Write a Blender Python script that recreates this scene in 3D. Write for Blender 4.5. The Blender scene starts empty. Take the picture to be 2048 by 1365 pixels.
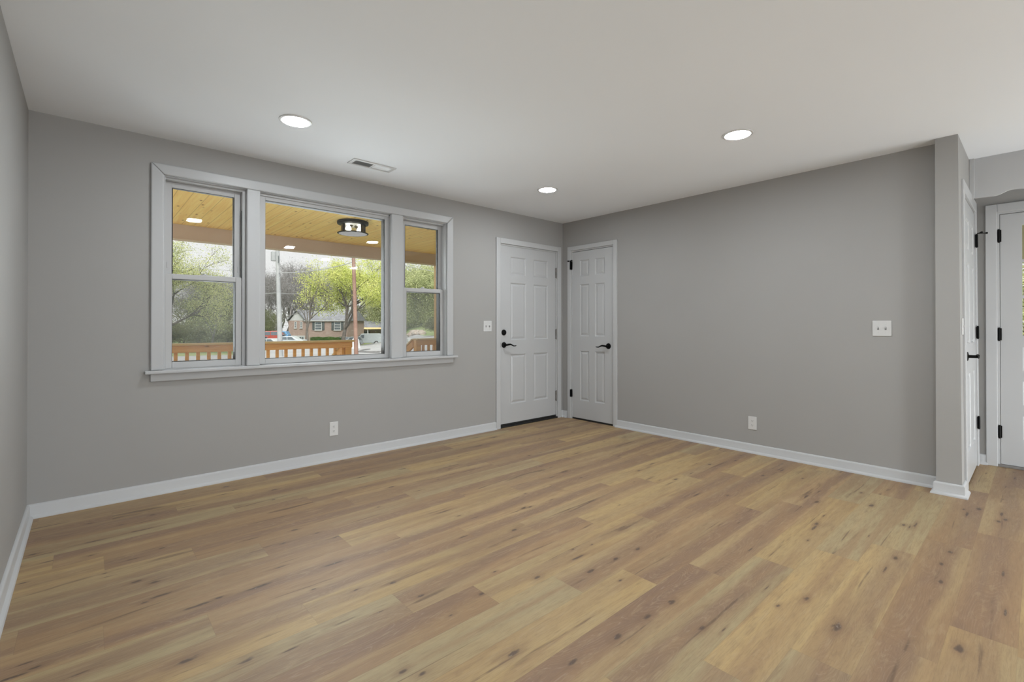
import bpy, bmesh, math, random
from mathutils import Vector, Matrix
PI = math.pi
S = bpy.context.scene
C = S.collection

# ------------------------------------------------------------------ camera
HC, YAW, FPX, HORIZON = 1.1525, 0.7314, 947.5, 647.13
cam_d = bpy.data.cameras.new('camera')
cam = bpy.data.objects.new('camera', cam_d); C.objects.link(cam)
cam.location = (0, 0, HC)
cam.rotation_euler = (PI/2 + 0.0043, 0, -YAW)
cam_d.sensor_width = 36.0
cam_d.lens = 36.0*FPX/2048
cam_d.shift_y = -(682.5 - HORIZON)/2048
cam_d.clip_start = 0.05; cam_d.clip_end = 600
S.camera = cam
# ------------------------------------------------------------------ view
S.view_settings.view_transform = 'Standard'
S.view_settings.look = 'None'
S.view_settings.gamma = 1.0
S.view_settings.use_curve_mapping = False
S.view_settings.exposure = 0.0
S.cycles.max_bounces = 10
S.cycles.diffuse_bounces = 6
S.cycles.transparent_max_bounces = 24
S.cycles.use_denoising = True
# ------------------------------------------------------------------ world (bright overcast)
w = bpy.data.worlds.new('sky'); S.world = w; w.use_nodes = True
bg = w.node_tree.nodes['Background']
bg.inputs[0].default_value = (0.93, 0.925, 0.935, 1); bg.inputs[1].default_value = 1.0
W_IN = 4.028
LAMP = 205.0          # radiance of a recessed lens
# area lamps: added fills behind the camera, daylight outside the window
def area(name, loc, rot, sx, sy, power, col=(1, 1, 1)):
    d = bpy.data.lights.new(name, 'AREA'); d.shape = 'RECTANGLE'; d.size = sx; d.size_y = sy
    d.energy = power; d.color = col
    o = bpy.data.objects.new(name, d); C.objects.link(o); o.location = loc; o.rotation_euler = rot
    return o
area('rear_fill', (0.80, -2.9, 1.30), (PI/2+.10, 0, .70), 0.7, 1.8, 62, (0.90, 0.96, 1.0))  # added fill lamp in front of the closed back wall
area('rear_low_fill', (2.5, -2.7, 0.22), (math.radians(76), 0, math.radians(-52)), 1.2, 0.35, 40, (0.88, 0.95, 1.0))  # added floor-level lamp that brightens the valance and right wall
area('kitchen_low_fill', (4.55, -2.75, 0.20), (math.radians(93), 0, math.radians(-4)), 1.2, 0.34, 56, (0.92, 0.97, 1.0))  # added floor-level lamp that brightens the partition face and side door
area('window_daylight', (1.55, W_IN+.36, 1.45), (-PI/2-.40, 0, 0), 2.0, 1.1, 50, (0.86, 0.94, 1.0))
# veiled high sun, from behind the house
sd = bpy.data.lights.new('sun', 'SUN'); sd.energy = 7.0; sd.angle = math.radians(50); sd.color = (1.0, 0.97, 0.92)
so = bpy.data.objects.new('sun', sd); C.objects.link(so); so.rotation_euler = (math.radians(42), 0, math.radians(-25))

# ------------------------------------------------------------------ helpers
class MB:
    def __init__(s): s.v = []; s.f = []
    def quad(s, *p):
        n = len(s.v); s.v += [tuple(q) for q in p]; s.f.append(tuple(range(n, n+len(p)))); return s
    def box(s, x0, x1, y0, y1, z0, z1):
        n = len(s.v)
        s.v += [(x, y, z) for z in (z0, z1) for y in (y0, y1) for x in (x0, x1)]
        for f in ((0,2,3,1),(4,5,7,6),(0,1,5,4),(2,6,7,3),(0,4,6,2),(1,3,7,5)):
            s.f.append(tuple(n+i for i in f))
        return s
    def prism(s, poly, axis, a, b):
        """poly: 2-D outline, extruded along axis from a to b"""
        n = len(s.v); m = len(poly)
        def p3(p, t):
            return {'x': (t, p[0], p[1]), 'y': (p[0], t, p[1]), 'z': (p[0], p[1], t)}[axis]
        s.v += [p3(p, a) for p in poly] + [p3(p, b) for p in poly]
        s.f.append(tuple(range(n, n+m))); s.f.append(tuple(range(n+2*m-1, n+m-1, -1)))
        for i in range(m):
            j = (i+1) % m; s.f.append((n+i, n+j, n+m+j, n+m+i))
        return s
    def tube(s, p, q, r0, r1=None, k=8, caps=True):
        p = Vector(p); q = Vector(q); r1 = r0 if r1 is None else r1
        d = (q-p).normalized(); u = d.orthogonal().normalized(); v = d.cross(u)
        n = len(s.v)
        for (c, r) in ((p, r0), (q, r1)):
            for i in range(k):
                a = 2*PI*i/k; s.v.append(tuple(c + u*math.cos(a)*r + v*math.sin(a)*r))
        for i in range(k):
            j = (i+1) % k; s.f.append((n+i, n+j, n+k+j, n+k+i))
        if caps: s.f.append(tuple(range(n+k-1, n-1, -1))); s.f.append(tuple(range(n+k, n+2*k)))
        return s
    def path(s, pts, rad, k=8):
        for i in range(len(pts)-1):
            a = rad[i] if isinstance(rad, (list, tuple)) else rad
            b = rad[i+1] if isinstance(rad, (list, tuple)) else rad
            s.tube(pts[i], pts[i+1], a, b, k)
        return s
    def lathe(s, prof, o=(0,0,0), k=32, axis='z', close=True):
        """prof: (radius, height) pairs turned about the axis"""
        n = len(s.v); m = len(prof)
        for i in range(k):
            a = 2*PI*i/k; ca, sa = math.cos(a), math.sin(a)
            for (r, h) in prof:
                q = {'z': (r*ca, r*sa, h), 'y': (r*ca, h, r*sa), 'x': (h, r*ca, r*sa)}[axis]
                s.v.append((o[0]+q[0], o[1]+q[1], o[2]+q[2]))
        for i in range(k):
            j = (i+1) % k
            for t in range(m-1): s.f.append((n+i*m+t, n+j*m+t, n+j*m+t+1, n+i*m+t+1))
        return s
    def build(s, name, mat, parent=None, smooth=False, bevel=0, seg=2, fix=True):
        me = bpy.data.meshes.new(name); me.from_pydata(s.v, [], s.f)
        if fix:
            bm = bmesh.new(); bm.from_mesh(me)
            bmesh.ops.remove_doubles(bm, verts=bm.verts, dist=1e-5)
            bmesh.ops.recalc_face_normals(bm, faces=bm.faces); bm.to_mesh(me); bm.free()
        for m in (mat if isinstance(mat, (list, tuple)) else [mat]): me.materials.append(m)
        if smooth:
            me.polygons.foreach_set('use_smooth', [True]*len(me.polygons))
            try: me.set_sharp_from_angle(angle=math.radians(40))
            except Exception: pass
        o = bpy.data.objects.new(name, me); C.objects.link(o)
        if parent: o.parent = parent
        if bevel:
            b = o.modifiers.new('bevel', 'BEVEL'); b.width = bevel; b.segments = seg; b.limit_method = 'ANGLE'
            b.angle_limit = math.radians(40)
        return o
def tag(o, label=None, cat=None, group=None, kind=None):
    if label: o['label'] = label
    if cat: o['category'] = cat
    if group: o['group'] = group
    if kind: o['kind'] = kind
    return o
def thing(name, loc, rz=0, label=None, cat=None, group=None, kind=None):
    o = bpy.data.objects.new(name, None); C.objects.link(o); o.empty_display_size = 0.1
    o.location = loc; o.rotation_euler = (0, 0, rz)
    return tag(o, label, cat, group, kind)
def dup(o, parent=None):
    c = o.copy(); C.objects.link(c); c.parent = parent
    for ch in list(o.children): dup(ch, c)
    return c

# ------------------------------------------------------------------ materials
def mat(name, col, rough=0.5, metal=0.0, spec=0.5):
    m = bpy.data.materials.new(name); m.use_nodes = True
    b = m.node_tree.nodes['Principled BSDF']
    b.inputs['Base Color'].default_value = (*col, 1); b.inputs['Roughness'].default_value = rough
    b.inputs['Metallic'].default_value = metal; b.inputs['Specular IOR Level'].default_value = spec
    return m
class NT:
    def __init__(s, m):
        s.t = m.node_tree; s.n = s.t.nodes; s.l = s.t.links
    def new(s, t, **kw):
        n = s.n.new(t)
        for k, v in kw.items(): setattr(n, k, v)
        return n
    def put(s, sock, v):
        if isinstance(v, bpy.types.NodeSocket): s.l.new(v, sock)
        else: sock.default_value = v
    def m(s, op, a, b=0.0, c=0.0, clamp=False):
        n = s.new('ShaderNodeMath', operation=op, use_clamp=clamp)
        for i, v in enumerate((a, b, c)): s.put(n.inputs[i], v)
        return n.outputs[0]
    def mix(s, f, a, b, bl='MIX'):
        n = s.new('ShaderNodeMix', data_type='RGBA', blend_type=bl)
        s.put(n.inputs[0], f)
        for i, v in ((6, a), (7, b)): s.put(n.inputs[i], v if isinstance(v, bpy.types.NodeSocket) else (*v, 1))
        return n.outputs[2]
    def comb(s, x, y, z=0.0):
        n = s.new('ShaderNodeCombineXYZ')
        for i, v in enumerate((x, y, z)): s.put(n.inputs[i], v)
        return n.outputs[0]
    def noise(s, vec, scale=1.0, detail=2.0, rough=0.5, dist=0.0):
        n = s.new('ShaderNodeTexNoise'); s.l.new(vec, n.inputs['Vector'])
        n.inputs['Scale'].default_value = scale; n.inputs['Detail'].default_value = detail
        n.inputs['Roughness'].default_value = rough; n.inputs['Distortion'].default_value = dist
        return n.outputs[0]
    def step(s, v, lo, hi, a=0.0, b=1.0):
        n = s.new('ShaderNodeMapRange', interpolation_type='SMOOTHSTEP')
        for i, x in enumerate((v, lo, hi, a, b)): s.put(n.inputs[i], x)
        return n.outputs[0]
    def attr(s, name):
        n = s.new('ShaderNodeAttribute', attribute_name=name); return n
    def sep(s, v):
        n = s.new('ShaderNodeSeparateXYZ'); s.l.new(v, n.inputs[0]); return n.outputs
    def coord(s):
        return s.new('ShaderNodeTexCoord').outputs['Object']
    def bsdf(s): return s.n['Principled BSDF']
def speck(name, a, b, scale=3.0, rough=0.6, detail=4, bump=0.0, bscale=200, spec=0.5):
    """a softly mottled two-tone material"""
    m = mat(name, a, rough, spec=spec); t = NT(m); co = t.coord()
    n = t.noise(co, scale, detail); t.l.new(t.mix(t.step(n, .3, .7), a, b), t.bsdf().inputs['Base Color'])
    if bump:
        bn = t.new('ShaderNodeBump'); bn.inputs['Strength'].default_value = bump; bn.inputs['Distance'].default_value = 0.002
        t.l.new(t.noise(co, bscale, 2), bn.inputs['Height']); t.l.new(bn.outputs[0], t.bsdf().inputs['Normal'])
    return m
M = {}
M['wall'] = speck('grey_wall_paint', (0.352, 0.346, 0.335), (0.362, 0.356, 0.345), 1.2, 0.62, 2, 0.06, 260, 0.25)
M['ceiling'] = speck('white_ceiling_paint', (0.835, 0.865, 0.90), (0.85, 0.88, 0.915), 0.8, 0.9, 2, 0.05, 240, 0.1)
M['trim'] = speck('white_gloss_trim', (0.495, 0.50, 0.505), (0.515, 0.52, 0.525), 1.5, 0.36, 2, spec=.3)
M['casing'] = speck('darkened_trim_casing', (0.455, 0.46, 0.465), (0.47, 0.475, 0.48), 1.5, 0.38, 2, spec=.35)  # same paint as the trim, darkened to offset strong lamp light
M['door'] = speck('white_door_paint', (0.475, 0.48, 0.485), (0.49, 0.495, 0.50), 1.5, 0.35, 2)
M['vinyl'] = speck('white_vinyl', (0.465, 0.465, 0.465), (0.485, 0.485, 0.485), 2, 0.5, 2, spec=.25)
M['plate'] = speck('white_plastic', (0.62, 0.62, 0.615), (0.64, 0.64, 0.635), 5, 0.3, 2)
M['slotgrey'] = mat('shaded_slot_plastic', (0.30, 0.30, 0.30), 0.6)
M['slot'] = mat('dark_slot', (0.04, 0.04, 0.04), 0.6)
M['black'] = speck('black_metal', (0.002, 0.002, 0.002), (0.004, 0.004, 0.004), 30, 0.5, 2, spec=.15)
M['nickel'] = speck('grey_hinge_metal', (0.16, 0.15, 0.14), (0.22, 0.21, 0.20), 30, 0.4, 2)
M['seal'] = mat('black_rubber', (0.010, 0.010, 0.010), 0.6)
M['gasket'] = mat('dark_gasket', (0.05, 0.05, 0.05), 0.7)
def emit(name, col, st):
    m = bpy.data.materials.new(name); m.use_nodes = True; t = m.node_tree; t.nodes.clear()
    e = t.nodes.new('ShaderNodeEmission'); e.inputs[0].default_value = (*col, 1); e.inputs[1].default_value = st
    o = t.nodes.new('ShaderNodeOutputMaterial'); t.links.new(e.outputs[0], o.inputs[0]); return m
M['lens'] = emit('lit_lens', (0.915, 0.967, 1.0), LAMP)
M['bulb'] = emit('lit_bulb', (1.0, 0.95, 0.85), 14.0)
def glass(name, tint=(1, 1, 1), boost=1.0):
    m = bpy.data.materials.new(name); m.use_nodes = True; t = NT(m); t.n.clear()
    tr = t.new('ShaderNodeBsdfTransparent'); tr.inputs[0].default_value = (*tint, 1)
    gl = t.new('ShaderNodeBsdfGlossy'); gl.inputs['Roughness'].default_value = 0.0
    fr = t.new('ShaderNodeFresnel'); fr.inputs[0].default_value = 1.45
    mx = t.new('ShaderNodeMixShader'); t.put(mx.inputs[0], t.m('MULTIPLY', fr.outputs[0], boost))
    t.l.new(tr.outputs[0], mx.inputs[1]); t.l.new(gl.outputs[0], mx.inputs[2])
    o = t.new('ShaderNodeOutputMaterial'); t.l.new(mx.outputs[0], o.inputs[0]); return m
M['glass'] = glass('window_glass', (0.985, 0.99, 0.985), 0.6)
M['lampglass'] = glass('clear_lamp_glass', (0.93, 0.94, 0.94), 1.6)
def screen():
    m = bpy.data.materials.new('insect_screen_mesh'); m.use_nodes = True; t = NT(m); t.n.clear()
    tr = t.new('ShaderNodeBsdfTransparent'); df = t.new('ShaderNodeBsdfDiffuse'); df.inputs[0].default_value = (.26, .26, .26, 1)
    mx = t.new('ShaderNodeMixShader'); mx.inputs[0].default_value = 0.20
    t.l.new(tr.outputs[0], mx.inputs[1]); t.l.new(df.outputs[0], mx.inputs[2])
    o = t.new('ShaderNodeOutputMaterial'); t.l.new(mx.outputs[0], o.inputs[0]); return m
M['screen'] = screen()

def floor_material():
    m = mat('oak_vinyl_planks', (.4, .3, .2), 0.45, spec=0.28); t = NT(m)
    co = t.coord(); x, y, _ = t.sep(co)
    base = t.attr('tone').outputs['Color']
    pl = t.sep(t.attr('plank').outputs['Vector'])      # centre y, seed, left end x
    st = t.sep(t.attr('streak').outputs['Vector'])     # offset, half width, strength
    seed = pl[1]
    v = t.m('SUBTRACT', y, pl[0])
    lo = t.noise(t.comb(t.m('MULTIPLY', x, 1.1), t.m('MULTIPLY', y, 4.0), t.m('MULTIPLY', seed, 31.0)), 1, 2)
    mid = t.noise(t.comb(t.m('MULTIPLY', x, 3.0), t.m('MULTIPLY', y, 16.0), t.m('MULTIPLY', seed, 17.0)), 1, 4, .55, .4)
    fine = t.noise(t.comb(t.m('MULTIPLY', x, 14.0), t.m('MULTIPLY', y, 260.0), seed), 1, 3, .6)
    # green-grey and pinkish drift inside a plank
    band = t.noise(t.comb(t.m('MULTIPLY', x, .8), t.m('MULTIPLY', y, 13.0), t.m('MULTIPLY', seed, 71.0)), 1, 2.5, .5, .25)
    col = t.mix(t.step(lo, .45, .70, 0, .50), base, (0.350, 0.280, 0.165))
    col = t.mix(t.step(band, .46, .62, 0, .62), col, (0.300, 0.190, 0.106))
    col = t.mix(t.step(band, .50, .36, 0, .50), col, (0.405, 0.292, 0.152))
    col = t.mix(t.step(mid, .55, .78, 0, .55), col, (0.225, 0.138, 0.078))
    # brown heart streak
    off = t.m('ADD', v, t.m('MULTIPLY', t.m('SUBTRACT', lo, .5), .16))
    d = t.m('ABSOLUTE', t.m('SUBTRACT', off, st[0]))
    d = t.m('ADD', d, t.m('MULTIPLY', t.m('SUBTRACT', mid, .5), .05))
    sm = t.m('MULTIPLY', t.step(d, t.m('MULTIPLY', st[1], .45), t.m('MULTIPLY', st[1], 1.25), 1, 0), st[2])
    col = t.mix(sm, col, t.mix(t.step(mid, .35, .65), (0.262, 0.164, 0.100), (0.222, 0.142, 0.098)))
    # thin dark mineral lines that follow the grain
    ln = t.m('ABSOLUTE', t.m('ADD', t.m('SUBTRACT', v, t.m('MULTIPLY', st[0], -.7)), t.m('MULTIPLY', t.m('SUBTRACT', band, .5), .22)))
    lk = t.m('MULTIPLY', t.step(ln, .0015, .010, 1, 0), t.step(mid, .47, .66, 0, .75))
    col = t.mix(lk, col, (0.120, 0.076, 0.052))
    # cathedral rings: contour lines of a stretched field
    fld = t.noise(t.comb(t.m('MULTIPLY', x, 1.5), t.m('MULTIPLY', y, 8.0), t.m('MULTIPLY', seed, 53.0)), 1, 1.5, .45, .5)
    brk = t.noise(t.comb(t.m('MULTIPLY', x, 11.0), t.m('MULTIPLY', y, 90.0), seed), 1, 2, .6)
    ring = t.m('PINGPONG', t.m('ADD', t.m('MULTIPLY', fld, 34.0), t.m('MULTIPLY', brk, .5)), 0.5)
    rl = t.m('MULTIPLY', t.step(ring, 0.0, 0.13, 1, 0), t.step(brk, .38, .58))
    col = t.mix(t.m('MULTIPLY', rl, t.m('ADD', t.m('MULTIPLY', sm, .26), .03)), col, (0.46, 0.36, 0.26))
    rd = t.step(ring, .36, .5, 0, 1)
    col = t.mix(t.m('MULTIPLY', rd, t.m('ADD', t.m('MULTIPLY', sm, .20), .06)), col, (0.16, 0.10, 0.07))
    # mottling and fine pores
    mot = t.noise(t.comb(t.m('MULTIPLY', x, 9.0), t.m('MULTIPLY', y, 46.0), t.m('MULTIPLY', seed, 9.0)), 1, 4, .65)
    col = t.mix(t.step(mot, .50, .74, 0, .34), col, (0.240, 0.155, 0.090))
    col = t.mix(t.step(mot, .48, .30, 0, .26), col, (0.455, 0.345, 0.205))
    col = t.mix(t.step(fine, .46, .70, 0, .34), col, (0.215, 0.145, 0.090))
    # knots and splits
    wob = t.noise(t.comb(t.m('MULTIPLY', x, 16.0), t.m('MULTIPLY', y, 42.0), seed), 1, 3, .6)
    wob2 = t.noise(t.comb(t.m('MULTIPLY', x, 60.0), t.m('MULTIPLY', y, 130.0), seed), 1, 2, .6)
    for k in range(4):
        kx, ky, ks = t.sep(t.attr('knot%d' % k).outputs['Vector'])
        a = t.m('MULTIPLY', t.m('ABSOLUTE', ks), .80)
        el = t.m('ADD', 2.3, t.m('MULTIPLY', t.m('LESS_THAN', ks, 0.0), 5.0))     # negative size: long split
        dx = t.m('DIVIDE', t.m('SUBTRACT', x, kx), t.m('MULTIPLY', a, el))
        dy = t.m('DIVIDE', t.m('ADD', t.m('SUBTRACT', y, ky), t.m('MULTIPLY', t.m('SUBTRACT', wob, .5), t.m('MULTIPLY', a, 1.3))), a)
        r = t.m('SQRT', t.m('ADD', t.m('MULTIPLY', dx, dx), t.m('MULTIPLY', dy, dy)))
        r = t.m('ADD', r, t.m('MULTIPLY', t.m('SUBTRACT', wob, .5), 1.9))
        halo = t.step(r, .6, 3.0, .46, 0)
        col = t.mix(halo, col, (0.190, 0.115, 0.072))
        core = t.step(r, .45, 1.10, .88, 0)
        col = t.mix(core, col, (0.105, 0.072, 0.055))
        col = t.mix(t.m('MULTIPLY', core, t.step(wob2, .60, .72, 0, .55)), col, (0.36, 0.31, 0.26))
    # seams between planks
    e1 = t.m('SUBTRACT', 0.09015, t.m('ABSOLUTE', v))
    sx = t.m('SUBTRACT', x, pl[2]); e2 = t.m('MINIMUM', sx, t.m('SUBTRACT', 1.2192, sx))
    seam = t.step(t.m('MINIMUM', e1, e2), 0.0, 0.0016, .22, 0)
    col = t.mix(seam, col, (0.12, 0.085, 0.06))
    t.l.new(col, t.bsdf().inputs['Base Color'])
    t.l.new(t.m('ADD', .40, t.m('MULTIPLY', fine, .14)), t.bsdf().inputs['Roughness'])
    bn = t.new('ShaderNodeBump'); bn.inputs['Strength'].default_value = .10; bn.inputs['Distance'].default_value = .001
    t.l.new(fine, bn.inputs['Height']); t.l.new(bn.outputs[0], t.bsdf().inputs['Normal'])
    return m
M['floor'] = floor_material()
def pine(name, a, b, board=None, along='y', knots=1.0, rough=.55):
    """yellow pine: boards of width `board` running along an axis, with knots"""
    m = mat(name, a, rough); t = NT(m); co = t.coord(); x, y, z = t.sep(co)
    u, l = (x, y) if along == 'y' else ((z, x) if along == 'x' else (x, z))
    if board:
        cell = t.m('FLOOR', t.m('DIVIDE', u, board)); fr = t.m('FRACT', t.m('DIVIDE', u, board))
    else: cell = t.m('MULTIPLY', u, 0.0)
    sh = t.m('MULTIPLY', cell, 7.31)
    wn = t.new('ShaderNodeTexWhiteNoise', noise_dimensions='1D'); t.put(wn.inputs['W'], sh)
    g = t.noise(t.comb(t.m('MULTIPLY', l, 1.6), t.m('MULTIPLY', u, 34.0), sh), 1, 3, .6, .6)
    col = t.mix(t.step(g, .35, .70), a, b)
    col = t.mix(t.m('MULTIPLY', wn.outputs[0], .28), col, b)
    vo = t.new('ShaderNodeTexVoronoi', feature='F1'); t.l.new(t.comb(t.m('MULTIPLY', l, 4.6), t.m('MULTIPLY', u, 11.0), sh), vo.inputs['Vector'])
    vo.inputs['Scale'].default_value = 1.0
    k = t.step(vo.outputs['Distance'], .04, .17, .75*knots, 0)
    col = t.mix(k, col, (0.17, 0.075, 0.022))
    if board:
        gap = t.step(t.m('MINIMUM', fr, t.m('SUBTRACT', 1.0, fr)), 0.0, .05, .45, 0)
        col = t.mix(gap, col, (0.14, 0.07, 0.02))
    t.l.new(col, t.bsdf().inputs['Base Color']); return m
M['pineceil'] = pine('pine_ceiling_boards', (0.88, 0.73, 0.30), (0.80, 0.57, 0.20), .1155, 'y', 1.25)
M['railwood'] = pine('orange_treated_pine', (0.78, 0.46, 0.175), (0.66, 0.35, 0.12), None, 'x', .8)
M['railcap'] = pine('weathered_pine_cap', (0.66, 0.52, 0.27), (0.56, 0.40, 0.18), None, 'x', .3)
M['postwood'] = pine('pale_pine_post', (0.80, 0.60, 0.32), (0.72, 0.50, 0.24), None, 'z', .5)
M['deck'] = pine('porch_deck_boards', (0.62, 0.46, 0.28), (0.54, 0.38, 0.21), .14, 'y', .5)
M['beam'] = speck('taupe_beam_paint', (0.49, 0.395, 0.325), (0.515, 0.415, 0.34), 1.0, .6, 2)
M['siding'] = speck('outer_wall', (0.66, 0.64, 0.61), (0.70, 0.68, 0.65), 2, .8)
M['asphalt'] = speck('pale_asphalt', (0.275, 0.28, 0.285), (0.325, 0.33, 0.335), .25, .9, 6)
M['kerb'] = speck('concrete_kerb', (0.15, 0.15, 0.15), (0.20, 0.20, 0.20), 1, .9)
M['grass'] = speck('lawn_grass', (0.150, 0.215, 0.075), (0.235, 0.270, 0.130), .12, 1, 6)
M['bark'] = speck('grey_bark', (0.060, 0.052, 0.044), (0.125, 0.112, 0.10), 3, .9, 4)
M['twig'] = speck('grey_twigs', (0.135, 0.130, 0.128), (0.215, 0.21, 0.21), .5, .9, 3)
def leaf(name, cols, trans=.25):
    m = bpy.data.materials.new(name); m.use_nodes = True; t = NT(m); t.n.clear()
    co = t.coord(); a = t.noise(co, .55, 2); b = t.noise(co, 3.1, 1)
    col = t.mix(t.step(a, .35, .65), cols[0], cols[1]); col = t.mix(t.step(b, .45, .75, 0, .9), col, cols[2])
    d = t.new('ShaderNodeBsdfDiffuse'); tl = t.new('ShaderNodeBsdfTranslucent'); t.l.new(col, d.inputs[0]); t.l.new(col, tl.inputs[0])
    mx = t.new('ShaderNodeMixShader'); mx.inputs[0].default_value = trans
    t.l.new(d.outputs[0], mx.inputs[1]); t.l.new(tl.outputs[0], mx.inputs[2])
    o = t.new('ShaderNodeOutputMaterial'); t.l.new(mx.outputs[0], o.inputs[0]); return m
M['leafY'] = leaf('yellow_green_leaves', ((0.55, 0.61, 0.17), (0.70, 0.70, 0.29), (0.42, 0.49, 0.14)), .4)
M['leafG'] = leaf('soft_green_leaves', ((0.42, 0.47, 0.23), (0.55, 0.57, 0.32), (0.26, 0.31, 0.16)), .35)
M['leafS'] = leaf('pale_yellow_green_leaves', ((0.44, 0.48, 0.22), (0.57, 0.58, 0.31), (0.30, 0.35, 0.16)), .35)
M['leafO'] = leaf('olive_leaves', ((0.17, 0.19, 0.105), (0.24, 0.255, 0.15), (0.11, 0.125, 0.075)), .3)
M['leafH'] = leaf('hedge_leaves', ((0.06, 0.13, 0.025), (0.10, 0.18, 0.04), (0.035, 0.08, 0.016)), .2)
def brick(name, a, b, mortar, sc):
    m = mat(name, a, .9); t = NT(m); n = t.new('ShaderNodeTexBrick'); co = t.coord(); x, y, z = t.sep(co)
    t.l.new(t.comb(t.m('ADD', x, y), z), n.inputs['Vector'])
    n.inputs['Scale'].default_value = sc; n.inputs['Color1'].default_value = (*a, 1); n.inputs['Color2'].default_value = (*b, 1)
    n.inputs['Mortar'].default_value = (*mortar, 1); n.inputs['Mortar Size'].default_value = .03
    t.l.new(n.outputs[0], t.bsdf().inputs['Base Color']); return m
M['brick'] = brick('pale_red_brick', (0.24, 0.135, 0.115), (0.36, 0.26, 0.225), (0.38, 0.34, 0.31), 3.0)
M['roof'] = speck('grey_shingles', (0.15, 0.157, 0.175), (0.21, 0.217, 0.235), 1.5, .9, 5)
M['white'] = speck('white_paint', (0.42, 0.43, 0.44), (0.47, 0.48, 0.49), 1, .5, 2)
M['shutter'] = mat('dark_shutter_paint', (0.07, 0.085, 0.09), .6)
M['dkglass'] = mat('dark_window_glass', (0.10, 0.12, 0.14), .1)
M['carw'] = mat('white_car_paint', (0.38, 0.42, 0.44), .3)
M['carr'] = mat('red_car_paint', (0.30, 0.055, 0.04), .3)
M['carb'] = mat('blue_car_paint', (0.085, 0.22, 0.40), .3)
M['carg'] = mat('silver_car_paint', (0.25, 0.275, 0.29), .3)
M['tyre'] = mat('black_tyre', (0.02, 0.02, 0.02), .8)
M['hub'] = mat('grey_hub', (0.4, 0.4, 0.42), .4)
M['poleg'] = speck('grey_pole', (0.25, 0.265, 0.275), (0.33, 0.34, 0.345), 1.2, .8)
M['poleb'] = speck('brown_pole_wood', (0.19, 0.105, 0.08), (0.26, 0.165, 0.125), 1.2, .8)
M['wire'] = mat('grey_wire', (0.35, 0.36, 0.37), .6)
M['yellow'] = mat('yellow_paint', (0.33, 0.25, 0.06), .6)
M['tan'] = speck('tan_stack', (0.27, 0.215, 0.17), (0.38, 0.34, 0.30), 2, .8)

# ------------------------------------------------------------------ room shell
W, R, L, H = 4.028, 4.477, -0.263, 2.44
BACK, FARX = -3.1, 5.55

def wall(name, axis, pos, depth, u0, u1, z0, z1, holes, label, m='wall'):
    """plain wall of real thickness with rectangular holes (u0,u1,z0,z1)"""
    us = sorted({u0, u1, *[h[0] for h in holes], *[h[1] for h in holes]})
    zs = sorted({z0, z1, *[h[2] for h in holes], *[h[3] for h in holes]})
    b = MB(); lo, hi = min(pos, pos+depth), max(pos, pos+depth)
    for i in range(len(us)-1):
        for j in range(len(zs)-1):
            a, c, d, e = us[i], us[i+1], zs[j], zs[j+1]
            if any(h[0] <= a and c <= h[1] and h[2] <= d and e <= h[3] for h in holes): continue
            if axis == 'y': b.box(a, c, lo, hi, d, e)
            else: b.box(lo, hi, a, c, d, e)
    o = b.build(name, M[m]); return tag(o, label, 'wall', kind='structure')

WIN = (0.385, 2.725, 0.822, 2.205)
DOOR1 = (3.432, 4.372, 0.0, 2.072)
DOOR2 = (3.250, 3.886, 0.0, 2.075)
DOOR3 = (4.600, 5.430, 0.0, 2.085)
DOOR4 = (-0.72, 0.232, 0.0, 2.075)
wall('wall_front', 'y', W, .16, L-.15, R, 0, H, [WIN, DOOR1], 'grey painted wall with the triple window and the front door')
wall('wall_porch', 'y', W+.16, .02, L-.15, R+.12, -.15, H, [WIN, DOOR1], 'unseen outer wall face on the porch side, pale to bounce light', 'siding')  # unseen face, set pale so it bounces light onto the railing
wall('wall_right', 'x', R, .12, .40, W+.16, 0, H, [DOOR2], 'grey painted wall with the narrow closet door beside the corner')
wall('wall_left', 'x', L, -.15, BACK, W, 0, H, [], 'grey painted wall at the left edge of the photo')
wall('wall_back', 'y', BACK, -.15, L, FARX, 0, H, [], 'grey wall behind the viewer')
wall('wall_far', 'x', FARX, .15, BACK, .36, 0, H, [DOOR4], 'grey wall holding the glazed door at the right edge')
# short partition with its end face turned to the room (slightly out of plumb, like the real one)
b = MB()
def leaning(x0, x1, z0, z1, yb=.480):
    f = lambda z: .350 + .014*z/H
    n = len(b.v)
    b.v += [(x0, f(z0), z0), (x1, f(z0), z0), (x1, yb, z0), (x0, yb, z0), (x0, f(z1), z1), (x1, f(z1), z1), (x1, yb, z1), (x0, yb, z1)]
    for q in ((3,2,1,0),(4,5,6,7),(0,1,5,4),(1,2,6,5),(2,3,7,6),(3,0,4,7)): b.f.append(tuple(n+i for i in q))
leaning(4.352, DOOR3[0], 0, H); leaning(DOOR3[0], DOOR3[1], DOOR3[3], H); leaning(DOOR3[1], FARX+.15, 0, H)
tag(b.build('wall_partition', M['wall']), 'end of the short grey partition that stands out past the right wall', 'wall', kind='structure')
tag(MB().box(L-.15, FARX+.15, BACK-.15, W+.16, H, H+.12).build('ceiling', M['ceiling']), 'plain white ceiling', 'ceiling', kind='structure')

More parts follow.
